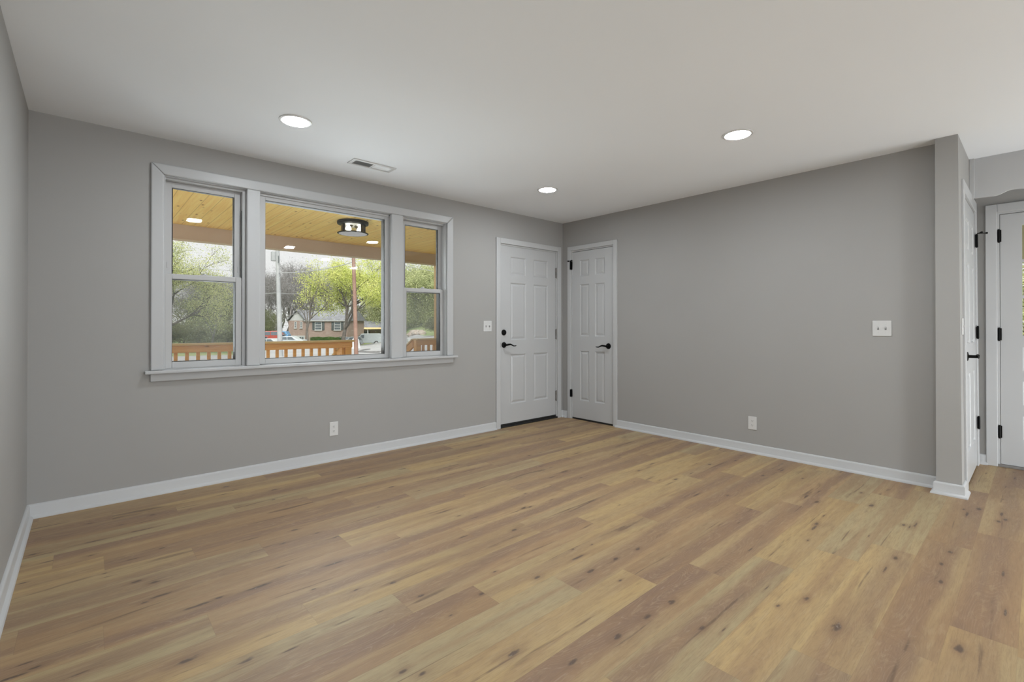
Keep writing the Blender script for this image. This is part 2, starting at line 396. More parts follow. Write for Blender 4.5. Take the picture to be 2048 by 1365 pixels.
# ---- floor: one mesh, one face per plank, attributes drive the procedural grain
random.seed(11)
PW, PL_, Y0 = 0.1803, 1.2192, 0.056
JOINT = {0:2.47, 1:2.16, 2:1.873, 3:2.80, 4:2.487, 5:3.39, 6:1.888, 7:1.595, 8:1.275, 9:.977, 10:.667, 11:.36, 12:.05,
         13:2.25, 14:.68, 15:1.626, 16:.066, 17:1.10, 18:.695, 19:2.86, 20:2.556, 21:1.01, 22:.5}
TY, TB, TG, TP = (0.430, 0.300, 0.142), (0.330, 0.212, 0.116), (0.380, 0.300, 0.170), (0.380, 0.256, 0.136)
TONE = {(16,0):'Y', (16,1):'B', (15,0):'P', (15,1):'B', (15,2):'G', (14,0):'G', (14,1):'B', (14,2):'B', (14,3):'P', (13,2):'Y', (13,3):'P',
        (11,0):'G', (11,1):'B', (11,2):'P', (12,0):'P', (12,1):'B', (10,0):'Y', (10,1):'Y', (9,1):'G', (9,2):'B', (9,3):'Y',
        (8,1):'B', (8,2):'Y', (8,3):'B', (7,1):'G', (7,2):'P', (7,3):'B', (6,1):'Y', (6,2):'B', (6,3):'Y', (5,2):'B', (5,3):'B', (5,4):'P',
        (4,2):'G', (4,3):'Y', (4,4):'G', (3,2):'Y', (3,3):'G', (2,1):'G', (2,2):'Y', (2,3):'G', (1,2):'B', (1,3):'B', (1,4):'B', (0,2):'Y', (0,3):'B',
        (17,0):'Y', (18,0):'G', (19,0):'B', (20,0):'B', (21,0):'B', (21,1):'Y', (20,1):'Y', (19,1):'P', (20,2):'B'}
KN = [(.257,1.964,.020),(.414,1.826,.017),(.564,2.302,-.010),(.342,2.315,-.012),(.419,2.321,.009),(.74,2.122,.007),(.244,2.507,-.009),(.544,1.782,-.005),
 (2.134,.521,.021),(2.313,.193,.016),(2.264,.662,.013),(3.153,.871,.015),(2.98,.481,.013),(2.222,.805,-.005),(3.071,.321,.012),(2.856,.301,.012),
 (3.265,.307,.014),(2.74,.096,-.006),(4.163,.257,.014),(3.5,.501,-.006),(3.51,.53,.012),(3.186,.629,-.004),(3.737,.721,.014),(3.548,.976,.014),(2.118,.722,.008),
 (1.117,1.241,.018),(1.463,1.048,.015),(1.236,1.071,.013),(1.651,1.041,.015),(1.81,1.026,.014),(1.746,.863,.012),(1.80,.803,-.004),(1.535,1.538,.012),(1.757,1.408,.013),
 (1.944,1.40,.010),(2.113,1.384,.010),(1.793,1.98,.012),(1.796,1.269,.007),(2.545,.997,-.005),(2.837,1.178,-.005),(1.024,1.937,.010),(1.061,1.764,.012),(1.264,1.604,.012),
 (1.078,1.568,.009),(.896,2.283,-.008),(.745,2.307,-.009),(.687,2.423,-.006),(1.02,2.56,-.006),(.774,2.675,.011),(.953,2.683,.010),(.883,1.776,-.004),
 (.828,1.368,.012),(1.616,3.091,.012),(.873,1.993,.007),(1.532,2.101,-.006),(1.738,2.264,-.005),(-.178,2.248,-.009),(.161,2.281,.012),(.183,2.489,.009),(.047,2.512,-.005),
 (-.018,2.125,-.005),(.04,3.373,-.010),(.221,3.745,-.008),(.235,3.38,-.010),(.018,3.176,.010),(.169,2.714,.012),(.229,2.655,.013),(-.134,3.233,-.006),(-.198,3.385,.009),
 (.292,3.035,.008),(.171,2.989,-.005),(.30,3.606,.009),(.153,3.546,.008)]
fv, ff, at = [], [], []
row = int(math.floor((BACK-.15-Y0)/PW))
while Y0 + row*PW < W+.16:
    ya, yb = Y0+row*PW, Y0+(row+1)*PW
    jx = JOINT.get(row, 1.5 + .31*row); jx -= PL_*math.ceil((jx-(L-.15))/PL_)
    i0 = 0
    while jx < FARX+.15:
        x0, x1 = max(jx, L-.15), min(jx+PL_, FARX+.15); y0, y1 = max(ya, BACK-.15), min(yb, W+.16)
        if x1 > x0 and y1 > y0:
            n = len(fv); fv += [(x0,y0,0),(x1,y0,0),(x1,y1,0),(x0,y1,0)]; ff.append((n,n+1,n+2,n+3))
            first = max(0, int(round((jx - (jx % PL_))/PL_)))
            tn = TONE.get((row, i0)) or random.choice('YYBBGPP')
            c = {'Y':TY, 'B':TB, 'G':TG, 'P':TP}[tn]; j = random.uniform(.94, 1.06); c = tuple(q*j for q in c)
            sd = random.random()
            s_ = (random.uniform(-.06,.06), random.uniform(.035,.075), random.uniform(.55,.95) if tn in 'BP' else random.choice((0,.2,.5,.7)))
            ks = [k for k in KN if x0 <= k[0] < x1 and y0 <= k[1] < y1][:4]
            seen = len(ks)
            while len(ks) < 4:
                if random.random() < (.50 if seen < 2 else .2):
                    ks.append((random.uniform(x0+.05,x1-.05) if x1-x0 > .12 else x0, random.uniform(y0+.025,y1-.025) if y1-y0 > .06 else y0,
                               random.choice((.005,.007,.011,-.003,-.004,-.006,-.008))))
                else: ks.append((x0-9, y0-9, .01))
            at.append((c, ((ya+yb)/2, sd, jx), s_, ks))
        jx += PL_; i0 += 1
    row += 1
me = bpy.data.meshes.new('floor'); me.from_pydata(fv, [], ff); me.materials.append(M['floor'])
a_ = me.attributes.new('tone', 'FLOAT_COLOR', 'FACE'); a_.data.foreach_set('color', [q for t in at for q in (*t[0], 1)])
for nm, k in (('plank', 1), ('streak', 2)):
    a_ = me.attributes.new(nm, 'FLOAT_VECTOR', 'FACE'); a_.data.foreach_set('vector', [q for t in at for q in t[k]])
for k in range(4):
    a_ = me.attributes.new('knot%d' % k, 'FLOAT_VECTOR', 'FACE'); a_.data.foreach_set('vector', [q for t in at for q in t[3][k]])
fl = bpy.data.objects.new('floor', me); C.objects.link(fl)
tag(fl, 'knotty oak plank floor, planks running along the window wall', 'floor', kind='structure')

# ---- baseboards: tall board with a rounded shoe moulding
BP_ = [(0,0),(-.030,0),(-.029,.008),(-.024,.015),(-.016,.019),(-.014,.022),(-.014,.070),(-.011,.078),(-.004,.083),(0,.083)]
def base(name, runs, label):
    b = MB()
    for ax, pos, sgn, a, c in runs:
        b.prism([(pos + sgn*p[0], p[1]) for p in BP_], 'x' if ax == 'y' else 'y', a, c)
    tag(b.build(name, M['trim'], smooth=True), label, 'baseboard', kind='structure')
base('baseboard_front', [('y', W, 1, L, 3.371), ('y', W, 1, 4.432, R)], 'white baseboard under the triple window')
base('baseboard_right', [('x', R, 1, .48, 3.217), ('x', R, 1, 3.944, W)], 'white baseboard along the right wall')
base('baseboard_left', [('x', L, -1, BACK, W)], 'white baseboard along the left wall')
# mitred round the free end of the partition
path = [(R, .480), (4.352, .480), (4.352, .350), (4.512, .350)]; nrm = [(0, 1), (-1, 1), (-1, -1), (0, -1)]
b = MB(); m_ = len(BP_)
for (px_, py_), (nx, ny) in zip(path, nrm): b.v += [(px_-nx*d, py_-ny*d, z) for d, z in BP_]
for i in range(3):
    for k in range(m_): b.f.append((i*m_+k, i*m_+(k+1) % m_, (i+1)*m_+(k+1) % m_, (i+1)*m_+k))
b.f += [tuple(range(m_)), tuple(range(3*m_, 4*m_))]
tag(b.build('baseboard_partition', M['trim'], smooth=True), 'white baseboard wrapped round the end of the partition', 'baseboard', kind='structure')
base('baseboard_far', [('x', FARX, 1, .290, .352), ('x', FARX, 1, BACK, -.79)], 'short white baseboard between the side door and the glazed door')
base('baseboard_back', [('y', BACK, -1, L, FARX)], 'white baseboard behind the viewer')

# ---- scalloped white valance board hanging from the kitchen ceiling
pts = [(.3625, H), (.3625, 2.137), (.225, 2.132)]
for k in range(1, 25):
    y = .225 - .30*k/24.0
    q = (.225-y)
    z = 2.132 + .030*(1-math.cos(min(q/.09, 1)*PI))/2 - .022*(1-math.cos(min(max((q-.09)/.17, 0), 1)*PI))/2
    pts.append((y, z))
for k in range(1, 13): pts.append((-.075-.32*k/12.0, 2.140 - .03*math.sin(PI*k/12.0)))
pts += [(-.40, 2.137), (-.62, 2.137), (-.62, H)]
tag(MB().prism(pts, 'x', 5.10, 5.122).build('trim_1', M['trim'], bevel=.002), 'white valance board with a wavy lower edge under the kitchen ceiling', 'trim', kind='structure')
tag(MB().box(5.085, 5.10, .334, .3625, 2.137, H).build('trim_2', M['trim'], bevel=.002), 'thin white upright strip at the corner end of the wavy valance', 'trim', kind='structure')

# ------------------------------------------------------------------ window
win = thing('window_1', (1.555, W, .845), 0, 'white triple window, wide fixed pane between two narrow double-hung sashes', 'window', kind='structure')
WO = Vector((1.555, W, .845))
def wpart(b, name, m, parent=win, bevel=0, **kw):
    b.v = [(p[0]-WO.x, p[1]-WO.y, p[2]-WO.z) for p in b.v]
    return b.build(name, m, parent, bevel=bevel, **kw)
for poly, nm in (([(.320,.845),(.392,.845),(.392,2.190),(.320,2.262)], 'side_casing'), ([(2.718,.845),(2.793,.845),(2.793,2.262),(2.718,2.190)], 'side_casing'), ([(.320,2.262),(.392,2.190),(2.718,2.190),(2.793,2.262)], 'head_casing')):
    wpart(MB().prism(poly, 'y', W-.020, W+.002), nm, M['casing'], bevel=.008, seg=3)
wpart(MB().box(.288, 2.832, W-.050, W+.10, .822, .845), 'stool', M['casing'], bevel=.006, seg=3)
wpart(MB().box(.320, 2.795, W-.016, W+.002, .770, .822), 'apron', M['casing'], bevel=.003)
for x0, x1 in ((.902, .994), (2.103, 2.222)):
    b = MB().box(x0, x1, W-.018, W+.02, .845, 2.190)
    b.box(x0+.008, x1-.008, W+.015, W+.14, .845, 2.190)
    wpart(b, 'mullion', M['casing'], bevel=.007, seg=3)
b = MB()
b.box(.388, .402, W+.002, W+.14, .845, 2.2).box(2.711, 2.725, W+.002, W+.14, .845, 2.2).box(.402, 2.711, W+.002, W+.14, 2.186, 2.2)
wpart(b, 'jamb_lining', M['casing'])
def frame(x0, x1, z0, z1, t, y0, y1, tb=None, tt=None):
    tb = tb or t; tt = tt or t
    b = MB(); b.box(x0, x0+t, y0, y1, z0, z1); b.box(x1-t, x1, y0, y1, z0, z1)
    b.box(x0+t, x1-t, y0, y1, z0, z0+tb); b.box(x0+t, x1-t, y0, y1, z1-tt, z1); return b
def panes(x0, x1, z0, z1, y, parent):
    b = MB(); e = .004
    b.box(x0-e, x1+e, y, y+.003, z0-e, z1+e)
    n = len(b.v); b.box(x0-e, x1+e, y+.018, y+.021, z0-e, z1+e)
    zc = (z0+z1)/2
    b.v[n:] = [(p[0], p[1]+(p[2]-zc)*.0021, p[2]) for p in b.v[n:]]     # outer pane never sits dead parallel
    o = wpart(b, 'glass_pane', M['glass'], parent)
    return o
def gasket(x0, x1, z0, z1, y0, y1, parent):
    g = .0035
    wpart(frame(x0-.001, x1+.001, z0-.001, z1+.001, g, y0, y1), 'gasket', M['gasket'], parent)
# master frames
for x0, x1, a0, a1 in ((.390, .906, .4055, .881), (2.216, 2.726, 2.2515, 2.7185)):
    b = MB().box(x0, a0, W+.034, W+.14, .845, 2.19).box(a1, x1, W+.034, W+.14, .845, 2.19).box(a0, a1, W+.034, W+.14, 2.1725, 2.19).box(a0, a1, W+.034, W+.14, .845, .848)
    wpart(b, 'master_frame', M['vinyl'])
b = MB().box(.990, 1.002, W+.03, W+.14, .845, 2.19).box(2.107, 2.116, W+.03, W+.14, .845, 2.19)
wpart(b, 'master_frame', M['vinyl'])
def double_hung(x0, x1):
    lo = wpart(frame(x0, x1, .848, 1.516, .040, W+.048, W+.080, .046, .036), 'lower_sash', M['vinyl'], bevel=.004)
    gasket(x0+.040, x1-.040, .894, 1.480, W+.052, W+.1205, lo); panes(x0+.040, x1-.040, .894, 1.480, W+.056, lo)
    up = wpart(frame(x0, x1, 1.478, 2.172, .042, W+.086, W+.118, .036, .040), 'upper_sash', M['vinyl'], bevel=.003)
    gasket(x0+.046, x1-.046, 1.514, 2.132, W+.090, W+.1195, up); panes(x0+.046, x1-.046, 1.514, 2.132, W+.094, up)
    m_ = (x0+x1)/2
    lk = MB().box(m_-.03, m_+.03, W+.052, W+.078, 1.516, 1.522); lk.tube((m_, W+.065, 1.522), (m_, W+.065, 1.532), .011); lk.box(m_-.022, m_+.006, W+.058, W+.066, 1.526, 1.532)
    wpart(lk, 'sash_lock', M['vinyl'], lo, bevel=.002)
    for xx in (x0+.018, x1-.018):
        wpart(MB().box(xx-.004, xx+.004, W+.082, W+.088, 1.56, 1.60), 'tilt_latch', M['vinyl'], up)
    wpart(MB().box(x1-.004, x1+.003, W+.044, W+.048, 1.516, 2.03), 'balance_track', M['gasket'], up)
    sf = wpart(frame(x0, x1, .849, 1.515, .022, W+.121, W+.129), 'screen_frame', M['gasket'], lo)
    wpart(MB().box(x0+.02, x1-.02, W+.124, W+.126, .86, 1.51), 'insect_screen', M['screen'], lo)
double_hung(.405, .880); double_hung(2.252, 2.722-.004)
pf = wpart(frame(1.002, 2.107, .848, 2.186, .042, W+.045, W+.115, .040, .046), 'picture_frame', M['vinyl'], bevel=.004)
wpart(MB().box(1.004, 2.100, W+.030, W+.046, 2.168, 2.186), 'glazing_stop', M['vinyl'], pf, bevel=.003)
gasket(1.044, 2.065, .888, 2.140, W+.052, W+.1165, pf); panes(1.044, 2.065, .888, 2.140, W+.060, pf)

# ------------------------------------------------------------------ doors
def slab_mesh(w_, h_, t, panels):
    """moulded door leaf: front face at y=0 with sunk-and-raised panels (x0,x1,z0,z1)"""
    b = MB(); xs = sorted({0, w_, *[p[0] for p in panels], *[p[1] for p in panels]})
    zs = sorted({0, h_, *[p[2] for p in panels], *[p[3] for p in panels]})
    for i in range(len(xs)-1):
        for j in range(len(zs)-1):
            a, c, d, e = xs[i], xs[i+1], zs[j], zs[j+1]
            if any(p[0] <= a and c <= p[1] and p[2] <= d and e <= p[3] for p in panels): continue
            b.quad((a,0,d),(c,0,d),(c,0,e),(a,0,e))
    for (a, c, d, e) in panels:
        rings = [(0,0),(.006,.002),(.014,.009),(.020,.009),(.040,.003)]
        for k in range(len(rings)-1):
            i0, y0 = rings[k]; i1, y1 = rings[k+1]
            o = [(a+i0,y0,d+i0),(c-i0,y0,d+i0),(c-i0,y0,e-i0),(a+i0,y0,e-i0)]
            n = [(a+i1,y1,d+i1),(c-i1,y1,d+i1),(c-i1,y1,e-i1),(a+i1,y1,e-i1)]
            for q in range(4): b.quad(o[q], o[(q+1)%4], n[(q+1)%4], n[q])
        i1, y1 = rings[-1]; b.quad((a+i1,y1,d+i1),(c-i1,y1,d+i1),(c-i1,y1,e-i1),(a+i1,y1,e-i1))
    b.quad((0,t,0),(0,t,h_),(w_,t,h_),(w_,t,0)); b.quad((0,0,0),(0,0,h_),(0,t,h_),(0,t,0)); b.quad((w_,0,0),(w_,t,0),(w_,t,h_),(w_,0,h_))
    b.quad((0,0,h_),(w_,0,h_),(w_,t,h_),(0,t,h_)); b.quad((0,0,0),(0,t,0),(w_,t,0),(w_,0,0)); return b
def lever(parent, x, z, y, d, name='lever_handle'):
    """rose and a wave-shaped lever pointing in direction d"""
    r = MB().lathe([(0,-.012),(.020,-.012),(.030,-.009),(.033,-.004),(.034,.001),(0,.001)], (x, y, z), 28, 'y')
    o = r.build(name, M['black'], parent, smooth=True)
    l = MB(); pts = [(x, y-.010, z), (x, y-.050, z), (x+d*.022, y-.056, z+.004), (x+d*.050, y-.056, z+.006), (x+d*.075, y-.056, z-.002), (x+d*.100, y-.055, z-.013), (x+d*.125, y-.054, z-.013), (x+d*.140, y-.054, z-.010)]
    l.path(pts, [.011, .011, .011, .010, .008, .006, .0055, .004], 10); l.build('lever', M['black'], o, smooth=True)
    return o
def hinge(parent, x, z, y, h_, m, name='hinge', leaf=None):
    b = MB().tube((x, y-.006, z-h_/2), (x, y-.006, z+h_/2), .0075, k=12)
    b.tube((x, y-.006, z+h_/2), (x, y-.006, z+h_/2+.006), .0055, k=10).tube((x, y-.006, z-h_/2-.006), (x, y-.006, z-h_/2), .0055, k=10)
    b.box(x-.014, x+.014, y-.002, y+.003, z-h_/2, z+h_/2)
    if leaf: b.box(x-leaf, x+leaf, y-.0195, y-.0155, z-h_/2, z+h_/2)
    return b.build(name, m, parent, smooth=True)
def casing(parent, x0, x1, top, cw=.060, t=.018, m='trim', foot=0.0):
    """two legs and a head around a clear opening x0..x1 (local), proud of the wall face by t"""
    for a, c in ((x0-cw, x0), (x1, x1+cw)):
        MB().box(a, c, -t, .002, foot, top+cw).build('side_casing', M[m], parent, bevel=.004, seg=2)
    MB().box(x0, x1, -t, .002, top, top+cw).build('head_casing', M[m], parent, bevel=.004, seg=2)
def jambs(parent, x0, x1, top, depth, t=.014, m='trim', stop=.060):
    b = MB().box(x0, x0+t, .002, depth, 0, top).box(x1-t, x1, .002, depth, 0, top).box(x0+t, x1-t, .002, depth, top-t, top)
    b.box(x0+t, x0+t+.014, stop, stop+.02, 0, top-t).box(x1-t-.014, x1-t, stop, stop+.02, 0, top-t).box(x0+t+.014, x1-t-.014, stop, stop+.02, top-t-.014, top-t)
    b.build('door_jamb', M[m], parent)

# front door (six panels) in the window wall
X0, X1 = DOOR1[0], DOOR1[1]
d1 = thing('door_1', (X0, W, 0), 0, 'white six-panel front door with black deadbolt and lever, beside the window', 'door', kind='structure')
w_ = X1-X0
casing(d1, 0, w_, 2.072, .060); jambs(d1, 0, w_, 2.072, .16)
s1 = slab_mesh(.906, 2.020, .044, [(.150,.400,1.690,1.905),(.520,.770,1.690,1.905),(.150,.400,.945,1.605),(.520,.770,.945,1.605),(.150,.400,.215,.785),(.520,.770,.215,.785)])
s1 = s1.build('door_slab', M['door'], d1); s1.location = (.017, .012, .038)
for z in (1.805, 1.043, .276): hinge(d1, w_-.010, z, .010, .122, M['nickel'])
lever(d1, .070, .932, .012, 1)
dl = MB().lathe([(0,-.016),(.022,-.016),(.030,-.011),(.033,-.003),(.033,.001),(0,.001)], (.068,.012,1.072), 28, 'y').build('deadbolt', M['black'], d1, smooth=True)
MB().box(.058,.078,-.022,-.004,1.066,1.078).build('thumb_turn', M['black'], dl, bevel=.002)
MB().box(.0145,.0168,-.001,.012,.905,.960).build('strike_plate', M['nickel'], d1)
MB().box(0, w_, -.012, .16, .0, .018).box(.015, w_-.015, .006, .05, .018, .040).build('threshold', M['seal'], d1, bevel=.003)
# closet door in the right wall
d2 = thing('door_2', (R, DOOR2[1], 0), -PI/2, 'narrow white six-panel closet door with black lever, on the right wall by the corner', 'door', kind='structure')
w_ = DOOR2[1]-DOOR2[0]
casing(d2, 0, w_, 2.075, .052, .016); jambs(d2, 0, w_, 2.075, .12, stop=.045)
s2 = slab_mesh(.606, 2.036, .035, [(.115,.262,1.730,1.930),(.345,.492,1.730,1.930),(.115,.262,1.000,1.635),(.345,.492,1.000,1.635),(.115,.262,.215,.825),(.345,.492,.215,.825)])
s2 = s2.build('door_slab', M['door'], d2); s2.location = (.015, .006, .020)
hg = hinge(d2, .000, 1.894, .002, .098, M['black'], leaf=.011)
st = MB().path([(.000,-.012,1.950),(-.024,-.026,1.950)], .0045, 8).path([(.000,-.012,1.950),(.030,-.030,1.950)], .0045, 8)
st.tube((-.024,-.026,1.950),(-.033,-.028,1.950),.009,k=10).tube((.030,-.030,1.950),(.038,-.034,1.950),.009,k=10).tube((0,-.012,1.943),(0,-.012,1.957),.009,k=10)
st.build('hinge_pin_stop', M['black'], hg, smooth=True)
hinge(d2, .000, .314, .002, .090, M['black'], leaf=.010)
lever(d2, w_-.078, .912, .006, -1)
MB().box(.014, w_-.014, .004, .10, 0, .0195).build('gap_shade_block', M['seal'], d2)  # black block whose colour stands for the shade under the door
# side door in the partition, seen almost edge-on
d3 = thing('door_3', (DOOR3[0], .3500, 0), 0, 'white panel door with black hinges in the partition, seen almost edge-on', 'door', kind='structure')
w_ = DOOR3[1]-DOOR3[0]; d3.rotation_euler = (-.00574, 0, 0)
casing(d3, 0, w_, 2.085, .085, .014); jambs(d3, 0, w_, 2.085, .125, stop=.036)
s3 = slab_mesh(.800, 2.050, .035, [(.110,.350,1.700,1.930),(.450,.690,1.700,1.930),(.110,.350,1.000,1.605),(.450,.690,1.000,1.605),(.110,.350,.215,.785),(.450,.690,.215,.785)])
s3 = s3.build('door_slab', M['door'], d3); s3.location = (.015, -.004, .014)
hg = hinge(d3, w_-.006, 1.845, -.012, .100, M['black'])
st = MB().path([(w_-.006,-.020,1.905),(w_-.05,-.045,1.905)], .003, 8).path([(w_-.006,-.020,1.905),(w_+.02,-.070,1.905)], .003, 8)
st.tube((w_-.05,-.045,1.905),(w_-.056,-.052,1.905),.007,k=10).tube((w_+.02,-.070,1.905),(w_+.024,-.078,1.905),.008,k=10)
st.build('hinge_pin_stop', M['black'], hg, smooth=True)
for z in (1.095, .358): hinge(d3, w_-.006, z, -.012, .095, M['black'])
lever(d3, .075, .931, -.004, 1)
# glazed door in the far wall
d4 = thing('door_4', (FARX, DOOR4[1], 0), -PI/2, 'white glazed door with black hinges, cut off by the right edge of the photo', 'door', kind='structure')
w_ = DOOR4[1]-DOOR4[0]
casing(d4, 0, w_, 2.075, .068, .018); jambs(d4, 0, w_, 2.075, .15)
b = MB(); gx0, gx1, gz0, gz1 = .122, .790, 1.070, 1.935
wd, hh = .918, 2.035
pan = [(.122,.400,.215,.405),(.510,.790,.215,.405),(.122,.400,.490,.685),(.510,.790,.490,.685),(.122,.400,.765,.960),(.510,.790,.765,.960)]
sl = slab_mesh(wd, gz0-.02, .042, pan); b.v += sl.v; b.f += sl.f
b.box(0, gx0, 0, .042, gz0-.02, hh).box(gx1, wd, 0, .042, gz0-.02, hh).box(gx0, gx1, 0, .042, gz1, hh)
for k in range(1, 3): z = gz0+(gz1-gz0)*k/3; b.box(gx0, gx1, .004, .038, z-.012, z+.012)
for k in range(1, 3): x = gx0+(gx1-gx0)*k/3; b.box(x-.012, x+.012, .0045, .0375, gz0, gz1)
s4 = b.build('door_slab', M['door'], d4); s4.location = (.017, .008, .022)
g4 = MB().box(gx0-.003, gx1+.003, .018, .022, gz0-.003, gz1+.003).build('glass_pane', M['glass'], s4)
for z in (1.884, 1.080, .284): hinge(d4, .010, z, .004, .098, M['black'])
MB().box(0, w_, -.012, .15, 0, .020).build('threshold', M['nickel'], d4, bevel=.003)

# ------------------------------------------------------------------ switches, outlets, vent, recessed lights
def plate(name, loc, rz, w_, h_, label, cat, group=None):
    o = thing(name, loc, rz, label, cat, group)
    MB().box(-w_/2, w_/2, -.006, 0, -h_/2, h_/2).build('cover_plate', M['plate'], o, bevel=.003)
    for z in (-h_*.26, h_*.26) if name == 'light_switch' else (0,):
        for x in ((-.023, .023) if name == 'light_switch' else (0,)):
            MB().lathe([(0,-.0075),(.0025,-.0072),(.003,-.006),(0,-.006)], (x,0,z), 10, 'y').build('screw', M['plate'], o)
    return o
def switch(loc, rz, label, up=(1, 1)):
    o = plate('light_switch', loc, rz, .116, .117, label, 'light switch', 'two-toggle light switches')
    for x, d in zip((-.023, .023), up):
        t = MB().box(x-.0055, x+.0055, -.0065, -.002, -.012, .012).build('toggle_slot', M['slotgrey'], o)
        MB().prism([(-.003,-.005),(-.016,.004*d+.004),(-.016,.004*d-.004),(-.003,.005)], 'x', x-.004, x+.004).build('toggle', M['plate'], o, bevel=.001)
    return o
switch((3.253, W, 1.142), 0, 'white double light switch just left of the front door')
switch((R, .798, 1.129), -PI/2, 'white double light switch on the right wall, near the partition', (1, 1))
o = plate('light_switch', (4.470, .357, 1.145), 0, .070, .114, 'white light switch beside the edge-on side door', 'light switch')
MB().box(-.0055,.0055,-.0065,-.002,-.010,.010).build('toggle_slot', M['plate'], o)
MB().prism([(-.003,-.008),(-.010,.005),(-.010,-.003),(-.003,.008)], 'x', -.005, .005).build('toggle', M['plate'], o, bevel=.001)
def outlet(loc, rz, label):
    o = plate('wall_outlet', loc, rz, .074, .118, label, 'outlet', 'duplex wall outlets')
    for z in (.0195, -.0195):
        f = MB().prism([(.016*math.cos(2*PI*k/20), max(-.0125, min(.0125, .016*math.sin(2*PI*k/20)))+z) for k in range(20)], 'y', -.0072, -.004).build('socket', M['plate'], o)
        MB().box(-.0075,-.0055,-.0078,-.006,z-.001,z+.007).box(.0055,.0075,-.0078,-.006,z,z+.006).tube((0,-.0078,z-.0065),(0,-.006,z-.0065),.0026,k=10).build('slots', M['slot'], f)
    return o
outlet((1.570, W, .270), 0, 'white duplex outlet low on the window wall')
outlet((R, 1.736, .270), -PI/2, 'white duplex outlet low on the right wall')
vt = thing('ceiling_vent', (1.705, 3.583, H), 0, 'white louvred air vent in the ceiling above the window', 'vent')
VX, VY = .180, .068
b = MB().box(-VX,VX,-VY,-VY+.022,-.007,0).box(-VX,VX,VY-.022,VY,-.007,0).box(-VX,-VX+.028,-VY+.022,VY-.022,-.007,0).box(VX-.028,VX,-VY+.022,VY-.022,-.007,0).box(-.006,.006,-VY+.022,VY-.022,-.007,0)
b.build('vent_frame', M['plate'], vt, bevel=.002)
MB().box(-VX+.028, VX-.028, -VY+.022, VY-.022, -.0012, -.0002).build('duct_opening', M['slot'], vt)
for side, tilt in ((-1, 1), (1, -1)):
    b = MB()
    for k in range(13):
        x = side*(.012 + .0105*k + .006)
        b.prism([(x-.0045*tilt, -.0065), (x-.0035*tilt, -.0065), (x+.0045*tilt, -.0016), (x+.0035*tilt, -.0016)], 'y', -VY+.022, VY-.022)
    b.build('louvres', M['plate'], vt)
def can(x, y, label, group=None):
    o = thing('recessed_light', (x, y, H), 0, label, 'ceiling light', group)
    MB().lathe([(.078,-.004),(.080,-.007),(.086,-.008),(.094,-.005),(.096,-.0002),(.078,-.0002)], k=40).build('trim_ring', M['plate'], o, smooth=True)
    MB().lathe([(0,-.0065),(.060,-.0060),(.079,-.0042),(.079,-.001),(0,-.001)], k=40).build('lens', M['lens'], o, smooth=True)
    return o
can(.974, 3.124, 'lit round recessed light in the ceiling above the triple window')
can(3.245, 3.112, 'lit round recessed light in the ceiling nearest the front door')
can(3.259, 1.356, 'lit round recessed light in the ceiling in front of the right wall')
can(.968, 1.40, 'lit round recessed light overhead, seen only as a glint in the left window')
for (x, y) in ((2.46, .03), (3.42, -1.0), (4.40, -1.95)):
    can(x, y, 'lit round recessed light behind the viewer, seen only as a glint in the wide pane', 'recessed lights behind the viewer')

# ------------------------------------------------------------------ porch
tag(MB().box(-4.5, 9.0, W+.16, 6.75, 2.315, 2.36).build('ceiling_porch', M['pineceil']), 'yellow knotty pine porch ceiling outside the window', 'porch ceiling', kind='structure')
b = MB().box(-4.5, 9.0, 6.60, 6.78, 2.150, 2.36)
b.box(-4.5, 9.0, 6.585, 6.60, 2.142, 2.158)
tag(b.build('trim_3', M['beam']), 'wide taupe beam along the outer edge of the porch ceiling', 'beam', kind='structure')
tag(MB().box(-4.5, 9.0, W+.16, 6.72, -.16, -.10).build('floor_porch', M['deck']), 'wooden porch floor outside the window', 'porch floor', kind='structure')
# flush-mount lantern on the porch ceiling
pl = thing('porch_light', (2.215, 5.135, 2.315), 0, 'round black-framed glass light on the pine porch ceiling', 'porch light')
MB().lathe([(0,-.038),(.150,-.038),(.165,-.034),(.168,-.026),(.168,-.004),(.160,0),(0,0)], k=40).build('canopy', M['black'], pl, smooth=True)
MB().lathe([(.128,-.040),(.128,-.128),(.124,-.128),(.124,-.040)], k=40).build('glass_cylinder', M['lampglass'], pl, smooth=True)
MB().lathe([(.122,-.130),(.164,-.130),(.168,-.134),(.164,-.138),(.146,-.139),(.122,-.136),(.122,-.130)], k=40).build('bottom_ring', M['black'], pl, smooth=True)
MB().lathe([(0,-.132),(.150,-.132),(.150,-.1395),(0,-.1395)], k=40).build('bottom_glass', M['lampglass'], pl, smooth=True)
MB().lathe([(0,-.0395),(.122,-.0395),(.122,-.042),(0,-.042)], k=36).build('inner_fill_disc', M['plate'], pl)  # white disc added under the canopy to brighten the fitting's inside
for a in (200, 320, 80):
    a = math.radians(a); MB().tube((.134*math.cos(a), .134*math.sin(a), -.134), (.134*math.cos(a), .134*math.sin(a), -.034), .006).build('cage_rod', M['black'], pl, smooth=True)
for a in (205, 345):
    a = math.radians(a); ca, sa = math.cos(a), math.sin(a)
    sk = MB().tube((.02*ca, .02*sa, -.045), (.05*ca, .05*sa, -.070), .015, k=12).build('lamp_holder', M['black'], pl, smooth=True)
    MB().lathe([(0,-.034),(.018,-.030),(.030,-.014),(.031,.002),(.024,.018),(.013,.030),(.012,.038),(0,.038)], (.072*ca, .072*sa, -.088), 20).build('bulb', M['bulb'], sk, smooth=True)
